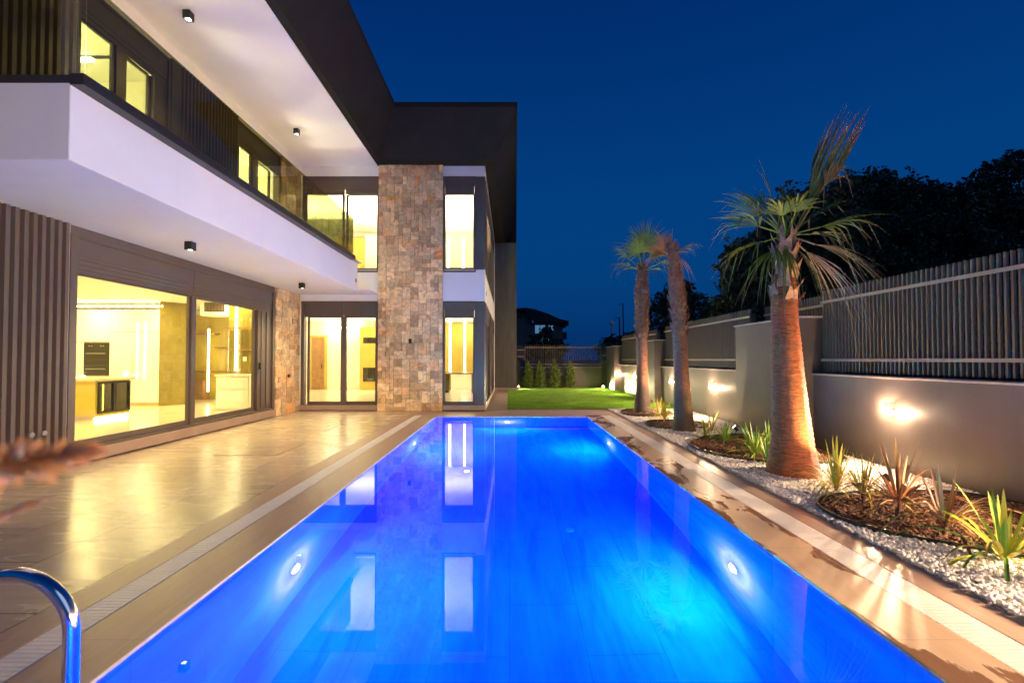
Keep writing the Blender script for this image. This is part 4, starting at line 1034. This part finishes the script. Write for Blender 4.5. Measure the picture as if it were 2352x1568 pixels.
spiky(4.20, 7.5, .5, .42, 34, GR, 'green grassy plant against the wall behind the big palm', 9, stem=.02, wd=.013)
spiky(3.89, 8.35, .45, .34, 36, GR, 'low green grassy plant at the left end of the second bed', 10, stem=.02, wd=.012)
spiky(3.70, 8.75, .32, .40, 24, GR + YG, 'thin green and yellow plant in the pebbles by the middle palm', 11, stem=.04, wd=.012)
spiky(4.15, 9.5, .4, .42, 26, YG, 'yellow green plant right behind the middle palm', 12, stem=.04, wd=.012)
spiky(3.72, 11.1, .45, .42, 44, YG + [(.4, .18, .04)], 'orange yellow plant left of the middle palm, front one', 13, stem=.08, wd=.011)
spiky(3.85, 11.95, .50, .45, 44, YG + [(.4, .18, .04)], 'orange yellow plant nearest the farthest palm', 14, stem=.06, wd=.011)

# ---- palms
def fan(b, P0, d, pet, R, spread, nseg, droop, col, tipc, rr, tilt=0.0, keep=1.0, width=1.0):
    closed = spread < .35 and nseg > 12
    d = Vector(d).normalized(); side = d.cross(Vector((0, 0, 1)))
    side = side.normalized() if side.length > .1 else Vector((1, 0, 0))
    side = (Matrix.Rotation(tilt, 3, d) @ side).normalized(); nrm = side.cross(d)
    hub = Vector(P0) + d * pet - Vector((0, 0, 1)) * droop * pet * .1
    b.tube([P0, (Vector(P0) + hub) / 2 + Vector((0, 0, .01)), hub], [.016, .012, .009], 6, c=tuple(x * 1.3 for x in col))
    dphi = 2 * spread / nseg
    for k in range(nseg):
        if rr.random() > keep: continue
        ph = -spread + (k + .5) * dphi + rr.uniform(-.02, .02)
        dv = (d * math.cos(ph) + side * math.sin(ph)).normalized(); sd = (side * math.cos(ph) - d * math.sin(ph)).normalized()
        Ln = R * rr.uniform(.8, 1.08) * (1 - .18 * abs(ph) / max(spread, .01)); dr = droop * rr.uniform(.5, 1.6)
        N = 7; i0 = len(b.v); mxw = Ln * .42 * math.tan(dphi * .5) * .8 * width
        brk = rr.random() < .35; bx = rr.uniform(.55, .75)
        zig = nrm * (.006 if k % 2 else -.006); curl = Vector((rr.uniform(-.08, .08), rr.uniform(-.08, .08), 0))
        prev = None
        for q_ in range(N + 1):
            s = q_ / N
            g = dr * s * s * s * .8 + (max(0, s - bx) * 1.3 * (1 if brk else 0)) * min(1, droop + .2)
            if closed:
                lat = math.sin(ph) * Ln * (min(s, .42) + .22 * max(0, s - .42)); p_ = hub + d * Ln * s + side * lat - Vector((0, 0, 1)) * Ln * g * .35 + curl * Ln * s * .5 + zig
                wv = max(.0015, R * .42 * math.tan(dphi * .5) * 1.3 * (min(1, s / .35) if s < .6 else 1 - (s - .6) / .42)); f_ = nrm * wv * .3
                b.v += [tuple(p_ - side * wv + f_), tuple(p_), tuple(p_ + side * wv + f_)]
                cm = min(1, max(0, (s - .52) / .36)); cc_ = tuple(col[i] * (1 - cm) + tipc[i] * cm for i in range(3)); b.c.append((len(b.v) - 3, len(b.v), cc_)); continue
            p_ = hub + dv * Ln * (s - (.35 * max(0, s - bx) if brk else 0)) - Vector((0, 0, 1)) * Ln * g + curl * Ln * s * s + zig * min(1, s * 3)
            wv = mxw * (s / .42 if s < .42 else 1 - ((s - .42) / .58) ** .8 * .93)
            wv = max(wv, .0012); f_ = nrm * wv * .35
            b.v += [tuple(p_ - sd * wv + f_), tuple(p_), tuple(p_ + sd * wv + f_)]
            cm = .8 * min(1, max(0, (s - .68) / .3)); cc_ = tuple(col[i] * (1 - cm) + tipc[i] * cm for i in range(3))
            b.c.append((len(b.v) - 3, len(b.v), cc_))
        for q_ in range(N):
            a = i0 + q_ * 3; b.f += [(a, a + 1, a + 4, a + 3), (a + 1, a + 2, a + 5, a + 4)]
def palm(label, base, axis, radii, ringtop, crown, seed, bootfrom, nboot, boot=.11, trunkm='trunk_ring', basefib=.5):
    rr = random.Random(seed); x, y = base
    t_ = thing('palm_tree', label, 'palm tree', (x, y, 0), group='fan palms along the garden wall')
    n = 96; pts = []; R = []
    zt = axis[-1][1]
    def ip(tb, z):
        for (a, za), (b_, zb) in zip(tb[:-1], tb[1:]):
            if z <= zb: 
                k = max(0, (z - za) / (zb - za)); return a + (b_ - a) * k
        return tb[-1][0]
    b = MB(); nn = 40; i0 = 0
    for k in range(n + 1):
        z = zt * k / n; cx_ = ip(axis, z); rad = ip(radii, z)
        for j in range(nn):
            th = 2 * PI * j / nn
            w_ = 1 + rr.uniform(-.012, .012) + (.028 if k % 2 else -.014)
            b.v.append((cx_ + rad * w_ * math.cos(th), y + rad * w_ * math.sin(th), z))
    for k in range(n):
        for j in range(nn): b.f.append((k * nn + j, k * nn + (j + 1) % nn, (k + 1) * nn + (j + 1) % nn, (k + 1) * nn + j))
    b.f.append(tuple(range(n * nn, n * nn + nn)))
    b.build('trunk', trunkm, t_, smooth=True)
    if nboot:
        b = MB(); ga = 2.39996
        for k in range(nboot):
            z = bootfrom + (zt - bootfrom) * k / nboot; th = k * ga + rr.uniform(-.15, .15); rad = ip(radii, z) * .97; cx_ = ip(axis, z)
            o_ = Vector((math.cos(th), math.sin(th), 0)); s_ = Vector((-math.sin(th), math.cos(th), 0))
            P0 = Vector((cx_, y, z)) + o_ * rad; h = boot * rr.uniform(.8, 1.3); wv = boot * rr.uniform(.30, .48); out_ = boot * rr.uniform(.25, .55)
            A = [P0 - s_ * wv, P0 + s_ * wv, P0 + s_ * wv * .75 + o_ * out_ * .5 + Vector((0, 0, h * .6)), P0 - s_ * wv * .75 + o_ * out_ * .5 + Vector((0, 0, h * .6))]
            T_ = [P0 + s_ * wv * .75 + o_ * out_ + Vector((0, 0, h * rr.uniform(.95, 1.3))), P0 - s_ * wv * .7 + o_ * out_ + Vector((0, 0, h * rr.uniform(.9, 1.25))), P0 + o_ * out_ * .8 + Vector((0, 0, h * .72))]
            b.poly([A[0], A[1], A[2], A[3]]); b.poly([A[3], T_[2], T_[1]]); b.poly([A[2], T_[0], T_[2]]); b.poly([A[3], A[2], T_[2]])
            Bk = P0 - o_ * .02 + Vector((0, 0, h * .5))
            b.poly([A[0], A[3], Bk]); b.poly([A[2], A[1], Bk])
        b.build('leaf_bases', 'boot' if nboot < 60 else 'boot_dark', t_)
    for (P0, d, pet, R_, sp, ns, dr, col, tc_, tilt, kp, wd) in crown:
        b = MB(); fan(b, Vector(P0), d, pet, R_, sp, ns, dr, col, tc_, rr, tilt, kp, wd); b.build('frond', 'leaf', t_)
    return t_
G1, G2, G3, TN, BRN = (.075, .14, .018), (.13, .19, .018), (.055, .10, .016), (.34, .22, .14), (.30, .19, .12)
T1 = (3.64, 6.03, 3.12)
def F1(az, el, pet, R_, sp, ns, dr, col=G1, tc_=TN, tilt=0, kp=.92, wd=1.0, o=T1):
    a, e_ = math.radians(az), math.radians(el)
    return (o, (math.cos(a) * math.cos(e_), math.sin(a) * math.cos(e_), math.sin(e_)), pet, R_, sp, ns, dr, col, tc_, tilt, kp, wd)
crown1 = [
    ((3.70, 6.0, 3.1), (.66, .05, 1.30), .50, 1.66, .34, 24, .06, (.14, .16, .03), (.42, .20, .12), PI / 2.1, .98, 1.9),     # big half-closed frond up right
    ((3.70, 6.0, 3.1), (.66, -.05, 1.2), .85, .75, .50, 5, .9, (.22, .14, .05), (.44, .22, .14), PI / 2, .8, 1.3),
    F1(178, 38, .45, .72, 1.0, 17, .22, G2, wd=1.7), F1(192, 16, .42, .75, .95, 16, .35, G2, wd=1.6), F1(170, 58, .40, .55, 1.1, 16, .25, G1, wd=1.6),
    F1(186, -12, .32, .72, .8, 14, .45, G2, wd=1.5), F1(205, -38, .25, .70, .7, 12, .5, G2, wd=1.4),
    F1(6, 36, .42, .68, .9, 16, .25, G3, wd=1.7), F1(-10, 16, .42, .80, .8, 14, .42, G3, wd=1.5), F1(14, 60, .4, .55, 1.0, 15, .2, G3, wd=1.6),
    F1(-30, -22, .34, .92, .7, 17, .6, (.19, .14, .07), wd=1.2), F1(-6, -38, .30, .95, .6, 15, .6, (.21, .14, .08), wd=1.2), F1(-60, -5, .30, .6, .9, 15, .6, (.14, .16, .04), wd=1.5),
    F1(-95, 48, .34, .45, 1.2, 18, .25, G2, wd=1.7), F1(-130, 40, .34, .50, 1.1, 16, .35, G2, wd=1.6), F1(95, 50, .4, .6, 1.2, 18, .3, G3, wd=1.6), F1(60, 70, .4, .55, 1.0, 14, .2, G3, wd=1.6),
    F1(235, -52, .22, .6, .5, 10, .5, G2, wd=1.3), F1(-50, -55, .22, .7, .5, 12, .5, (.17, .15, .06), wd=1.3),
    F1(154, 74, .42, .95, .08, 3, .06, G1, (.36, .24, .2), wd=2.4), F1(168, 50, .35, .90, .35, 4, .2, G2, wd=1.6)]
palm('big leaning fan palm with ringed orange lit trunk, nearest the viewer', (3.69, 6.03), [(3.692, 0), (3.68, .45), (3.63, 1.36), (3.602, 2.0), (3.60, 2.3), (3.64, 3.1)],
     [(.325, 0), (.27, .25), (.24, .45), (.21, .9), (.186, 1.36), (.171, 1.74), (.157, 2.0), (.15, 2.3), (.11, 2.75), (.08, 3.1)], 2.3, crown1, 21, 2.20, 26, boot=.19)
T2 = (3.43, 9.67, 3.72)
def FN(o, *a, **k): return F1(*a, o=o, **k)
OR = (.42, .20, .10)
crown2 = [FN(T2, 150, 50, .12, .60, .75, 13, .12, OR, (.50, .28, .20), tilt=PI / 2, wd=2.2), FN(T2, 125, 72, .12, .55, .45, 8, .1, OR, (.50, .30, .22), tilt=PI / 2, wd=2.0), FN(T2, 178, 12, .12, .62, .5, 10, .35, (.40, .2, .06), (.4, .22, .1), tilt=PI / 2.5, wd=2),
          FN(T2, -5, 30, .15, .55, .9, 20, .4, (.10, .11, .06), (.24, .18, .14), wd=1.6), FN(T2, 190, -8, .15, .6, .8, 16, .4, (.2, .2, .04), (.3, .2, .1), wd=1.6), FN(T2, -70, 5, .1, .38, .8, 14, .6, (.3, .17, .1), BRN, wd=1.6),
          FN(T2, 10, -30, .1, .5, .7, 12, .8, (.3, .15, .1), BRN, wd=1.4)]
palm('slender palm with brown shaggy trunk and a sparse tan crown, middle of the three', (3.64, 9.67), [(3.645, 0), (3.60, 1.2), (3.55, 2.4), (3.45, 3.5), (3.43, 3.8)],
     [(.235, 0), (.19, .35), (.162, .9), (.144, 1.27), (.14, 1.7), (.135, 2.6), (.09, 3.2), (.055, 3.8)], 1.5, crown2, 22, 2.0, 210, boot=.17, trunkm='trunk_fibre')
T3 = (3.74, 12.96, 4.0)
crown3 = [FN(T3, -90, 66, .62, .92, 2.3, 60, .10, (.17, .27, .03), (.26, .28, .16), kp=.98, wd=1.5), FN(T3, -120, 50, .6, .75, 1.6, 44, .25, (.18, .28, .03), (.26, .26, .16)), FN(T3, 175, 45, .6, .75, 1.2, 34, .35, (.16, .22, .03), (.22, .18, .15)),
          FN(T3, 10, 50, .55, .75, 1.2, 34, .35, (.10, .15, .02), (.2, .18, .14)), FN(T3, -30, 20, .45, .7, 1.1, 30, .4, (.18, .27, .02), (.18, .2, .14)), FN(T3, 200, 15, .45, .7, 1.1, 30, .45, (.15, .22, .03), (.22, .18, .15)),
          FN(T3, 90, 55, .6, .8, 1.3, 34, .4, (.05, .09, .02), (.2, .18, .14)), FN(T3, -80, 82, .7, .85, .9, 22, .12, (.08, .12, .03), (.22, .22, .18)), FN(T3, -60, 0, .35, .6, 1.0, 24, .5, (.2, .3, .02), (.18, .2, .14)), FN(T3, -140, 5, .35, .65, 1.0, 24, .5, (.18, .26, .02), (.2, .2, .16)), FN(T3, 165, 75, .6, .85, .5, 12, .15, (.08, .12, .03), (.22, .2, .2)), FN(T3, 20, 78, .6, .85, .4, 10, .15, (.08, .12, .03), (.3, .2, .18))]
palm('farthest palm with shaggy trunk and round green fan crown', (3.73, 12.96), [(3.727, 0), (3.72, 1.5), (3.72, 2.8), (3.74, 4.05)],
     [(.25, 0), (.2, .4), (.165, .9), (.15, 1.3), (.15, 3.3), (.10, 3.8), (.07, 4.05)], 1.5, crown3, 23, 2.05, 230, boot=.17, trunkm='trunk_fibre')

# ---- foliage helper (many small faces through irregular clumps)
def foliage(blobs, n_per, size, seed):
    r = np.random.default_rng(seed); V = []; 
    for (cx_, cy_, cz_, rx, ry, rz) in blobs:
        k = int(n_per * (rx * ry * rz) ** (2 / 3.))
        d = r.normal(size=(k, 3)); d /= np.linalg.norm(d, axis=1)[:, None]
        rad = r.uniform(.35, 1.0, k) ** .45
        # lumpy surface
        lump = 1 + .22 * np.sin(d[:, 0] * 7 + seed) * np.sin(d[:, 1] * 6 + 1.3 * seed) + .16 * np.sin(d[:, 2] * 11 + seed * 2)
        P_ = d * (rad * lump)[:, None] * np.array([rx, ry, rz]) + np.array([cx_, cy_, cz_])
        a = r.normal(size=(k, 3)); a /= np.linalg.norm(a, axis=1)[:, None]; b_ = np.cross(a, r.normal(size=(k, 3))); b_ /= np.linalg.norm(b_, axis=1)[:, None]
        s = (size * r.uniform(.6, 1.4, k))[:, None]
        V.append(np.stack([P_ - a * s, P_ + b_ * s * .55, P_ + a * s, P_ - b_ * s * .55], 1))
    V = np.concatenate(V, 0); n = len(V)
    me = bpy.data.meshes.new('crown'); me.vertices.add(n * 4); me.loops.add(n * 4); me.polygons.add(n)
    me.vertices.foreach_set('co', V.astype(np.float32).ravel()); me.loops.foreach_set('vertex_index', np.arange(n * 4, dtype=np.int32))
    me.polygons.foreach_set('loop_start', np.arange(0, n * 4, 4, dtype=np.int32)); me.update(calc_edges=True)
    return me
def tree(label, x, y, blobs, trunk_r, trunk_h, n_per, size, seed, group=None, mat='foliage', cat='tree', name='broadleaf_tree'):
    t_ = thing(name, label, cat, (x, y, 0), group=group)
    me = foliage([(bx - x, by - y, bz, a, b_, c_) for (bx, by, bz, a, b_, c_) in blobs], n_per, size, seed)
    me.materials.append(M[mat]); o = bpy.data.objects.new('crown', me); C.objects.link(o); o.parent = t_
    b = MB(); b.tube([(x, y, -.05), (x + .05, y, trunk_h * .5), (x, y, trunk_h)], [trunk_r, trunk_r * .8, trunk_r * .6], 10)
    for (bx, by, bz, a, b_, c_) in blobs[:5]:
        b.tube([(x, y, trunk_h * .8), ((x + bx) / 2, (y + by) / 2, (trunk_h + bz) / 2), (bx, by, bz)], [trunk_r * .5, trunk_r * .35, trunk_r * .1], 6)
    b.build('trunk', 'bark', t_)
    return t_
GT = 'dark trees beyond the garden wall'
tree('large dark broadleaf tree rising behind the big palm and fence', 12.2, 17.0, [(12.0, 17, 5.6, 2.6, 2.2, 2.2), (10.2, 16.5, 4.6, 1.5, 1.5, 1.8), (9.2, 16.3, 4.2, 1.1, 1.1, 1.3), (8.6, 16.2, 4.6, 1.15, 1.0, 1.2), (8.3, 16.1, 3.4, 1.1, .9, 1.0), (13.8, 17, 5.6, 2.2, 2, 2.3), (10.9, 16.8, 6.5, 1.3, 1.2, 1.0), (13.1, 16.8, 7.5, 1.2, 1.1, .8), (11.6, 16.8, 7.0, .9, .9, .8), (8.0, 16.2, 3.3, .8, .7, .7), (8.0, 16.2, 5.1, .5, .5, .45), (11.6, 16.5, 3.2, 2.6, 1.6, 1.3), (8.9, 16.2, 3.0, .9, .9, .8), (9.3, 16.2, 5.8, .7, .7, .6)], .22, 3.2, 2600, .085, 31, GT)
tree('wide dark tree at the right edge with a bough reaching up', 17.2, 17.5, [(16.2, 17, 5.4, 2.2, 2, 2.2), (18.2, 17, 5.2, 2.3, 2, 2.4), (15.2, 16.6, 6.8, 1.2, 1.1, .9), (16.6, 16.4, 7.4, 1.0, .8, .45), (17.5, 16.3, 8.1, .9, .7, .38), (18.3, 16.3, 8.6, .8, .6, .35), (15.0, 16.6, 7.3, .9, .8, .6), (18.5, 16.5, 6.9, 1.6, 1.2, .9), (16.5, 16.6, 3.0, 3, 1.5, 1.6), (19.5, 17, 3.5, 2.4, 1.6, 2)], .25, 3.5, 2400, .085, 32, GT)
tree('small dark round tree between the two farther palms', 11.2, 30, [(10.9, 30, 5.2, 1.4, 1.2, 1.3), (12.2, 30, 4.6, 1.2, 1, 1.1), (9.8, 30, 4.2, 1.2, 1, 1.2), (11.5, 30, 3.2, 2, 1.2, 1.2), (11.4, 30, 6.2, .6, .6, .5)], .14, 3, 1000, .12, 33, GT)
tree('low dark tree left of the big dark tree', 14.6, 30, [(14.2, 30, 4.7, .9, .8, 1.0), (15.2, 30, 4.4, 1.1, .9, .9), (13.3, 30, 3.8, 1.1, .9, .8), (14.4, 30, 5.6, .35, .35, .5), (14.8, 30, 3.4, 2.6, 1.2, .8), (16.8, 30, 3.9, 1.4, 1.1, 1.0)], .12, 3, 1000, .11, 34, GT)
tree('dark conifer behind the left end of the back fence', 8.2, 34, [(8.0, 34, 2.2, 1.6, 1.2, 1.2), (9.4, 34, 2.6, 1.2, 1, 1.2)], .12, 2, 300, .2, 35, GT)
tree('dark bushy tree in front of the far apartment block', 3.9, 52, [(3.9, 52, 3.4, 1.5, 1.2, 1.5), (3.2, 52, 2.6, 1.6, 1.2, 1.2), (5.0, 52, 2.7, 1.5, 1.2, 1.2), (4.2, 52, 4.7, .7, .7, .7)], .15, 2, 260, .24, 36, GT)
me_ = foliage([(8.6 + .35 * math.sin(k * 2.1), 1.5 + k * 1.35, 1.1 + .25 * math.sin(k * 1.7), 1.0, .95, 1.35 + .3 * math.sin(k * 3.3)) for k in range(22)], 900, .10, 61)
me_.materials.append(M['foliage']); ho = bpy.data.objects.new('thicket', me_); C.objects.link(ho)
tag(ho, 'dark thicket of bushes right behind the slat fence', 'bushes', kind='stuff')
# shrubs at the end of the lawn
M['shrub'] = pmat('shrub_foliage', (0.13, 0.19, 0.03), 0.6, var=0.5, vscale=5)
for k, (x, h, rx, lb) in enumerate(((.95, 1.40, .30, 'cone shaped shrub nearest the dark house corner'), (1.56, 1.40, .34, 'wide shrub, second from the dark house corner'), (2.33, 1.54, .33, 'tallest shrub in front of the back fence'), (3.15, 1.46, .25, 'slim shrub, farthest from the house'))):
    bl = [(x, 23.95, .40, rx, .3, .42), (x + .04, 23.95, .75, rx * .8, .26, .40), (x - .03, 23.95, 1.0, rx * .55, .2, .32), (x, 23.95, h - .22, rx * .28, .12, .26)]
    tree(lb, x, 23.95, bl, .025, h * .7, 9000, .036, 40 + k, 'conical shrubs along the back wall', 'shrub', 'shrub', 'shrub')

# ================================================================== BACKGROUND
t_ = thing('apartment_building', 'distant dim apartment block with curved dark roof', 'building', (3.5, 62, 0))
b = MB(); b.box(-6, 6.9, 60, 72, 0, 6.3); b.build('wall', 'farwall', t_)
b = MB(); pts = []
prof = [(-6, 7.3), (0.5, 8.05), (2.0, 8.2), (3.2, 8.0), (5.0, 7.4), (6.4, 6.75), (7.6, 6.45)]
for i in range(len(prof) - 1):
    (xa, za), (xb, zb_) = prof[i], prof[i + 1]
    b.poly([(xa, 59.4, za), (xb, 59.4, zb_), (xb, 72, zb_), (xa, 72, za)]); b.poly([(xa, 59.4, za), (xa, 59.4, 6.2 if xa > 2.6 else za - .35), (xb, 59.4, 6.2 if xb > 2.6 else zb_ - .35), (xb, 59.4, zb_)])
b.box(7.0, 7.6, 59.4, 72, 5.9, 6.5); b.build('roof', 'farroof', t_)
b = MB(); b.box(-6, 2.9, 59.98, 60.2, 6.3, 7.7); b.build('gable', 'farwall', t_)
for (xa, xb, za, zb_) in ((3.3, 3.9, 4.9, 5.95), (4.0, 4.6, 4.9, 5.95), (4.75, 5.2, 2.6, 5.95), (3.6, 4.4, 3.6, 4.6), (5.35, 5.65, 5.2, 5.9), (5.35, 5.65, 3.3, 3.9)):
    b = MB(); b.box(xa, xb, 59.93, 59.99, za, zb_); b.build('window', 'winblue', t_)
b = MB(); b.box(1.0, 1.5, 59.9, 59.99, 6.9, 7.3); b.build('vent', 'farroof', t_)
for (z_) in (4.2, 2.5):
    b = MB(); b.box(6.9, 7.5, 60.5, 63, z_, z_ + .9); b.build('balcony', 'farroof', t_)
for (x, z_, s_) in ((-.1, 3.8, .1), (6.85, 3.0, .07), (4.2, 5.0, .09)):
    b = MB(); b.box(x, x + s_ * 2, 59.8, 59.9, z_, z_ + s_); b.build('lit_lamp', 'bulb_small', t_)
t_ = thing('street_lamp', 'distant street lamp with a round white globe', 'street lamp', (8.86, 40, 0))
b = MB(); b.tube([(8.86, 40, 0), (8.86, 40, 4.45)], [.09, .07], 12); b.build('pole', 'cap', t_)
b = MB(); n = 8; b.tube([(8.86, 40, 4.65 - .2 * math.cos(PI * k / n)) for k in range(n + 1)], [max(.01, .2 * math.sin(PI * k / n)) for k in range(n + 1)], 16); b.build('globe', 'whiteplastic', t_, smooth=True)
for (x, h, lb) in ((12.3, 7.6, 'taller thin utility pole behind the far wall corner'), (11.9, 6.1, 'shorter thin utility pole behind the far wall corner')):
    t_ = thing('utility_pole', lb, 'utility pole', (x, 50, 0), group='thin poles beyond the garden')
    b = MB(); b.tube([(x + .1, 50, 0), (x, 50, h)], [.10, .06], 8); b.box(x - .5, x + .06, 49.98, 50.02, h - .16, h - .1); b.build('pole', 'farroof', t_)

# ================================================================== FOREGROUND GRASS PLUMES
def plume(pts, r, n, label, seed):
    t_ = thing('grass_plume', label, 'ornamental grass', pts[0], group='blurred reddish grass plumes close to the lens')
    b = MB(); b.tube(pts, .0012, 6); b.build('stem', 'plume', t_)
    rr = random.Random(seed); b = MB(); m_ = len(pts) - 1; st = int(m_ * .45)
    for k in range(n):
        s = st + (m_ - st) * rr.random(); i = min(int(s), m_ - 1); p_ = Vector(pts[i]).lerp(Vector(pts[i + 1]), s - i)
        tng = (Vector(pts[i + 1]) - Vector(pts[i])).normalized(); f = (s - st) / (m_ - st)
        d = Vector((rr.gauss(0, 1), rr.gauss(0, 1), rr.gauss(0, 1))).normalized(); rad = r * (math.sin(PI * min(1, .15 + f * .85)) ** .6) * rr.uniform(.3, 1.25)
        e_ = p_ + (d * .8 + tng * .9).normalized() * rad; sd = d.cross(tng).normalized() * .0013
        b.poly([p_ - sd, p_ + sd, e_ + sd * 1.6, e_ + tng * .004, e_ - sd * 1.6])
    b.build('seed_head', 'plume', t_)
def arc(p0, p1, p2, p3, n=24):
    o_ = []
    for k in range(n + 1):
        s = k / n; a = (1 - s) ** 3; b_ = 3 * s * (1 - s) ** 2; c_ = 3 * s * s * (1 - s); d = s ** 3
        o_.append(tuple(a * p0[i] + b_ * p1[i] + c_ * p2[i] + d * p3[i] for i in range(3)))
    return o_
plume(arc((-1.05, .25, 0), (-.95, .28, 1.4), (-.50, .32, 1.40), (-.305, .345, 1.432)), .034, 1700, 'larger reddish grass plume reaching in at the left edge', 1)
plume(arc((-1.05, .15, 0), (-1.0, .2, 1.1), (-.62, .40, 1.30), (-.405, .405, 1.378)), .010, 1200, 'smaller grass plume low at the left edge', 2)
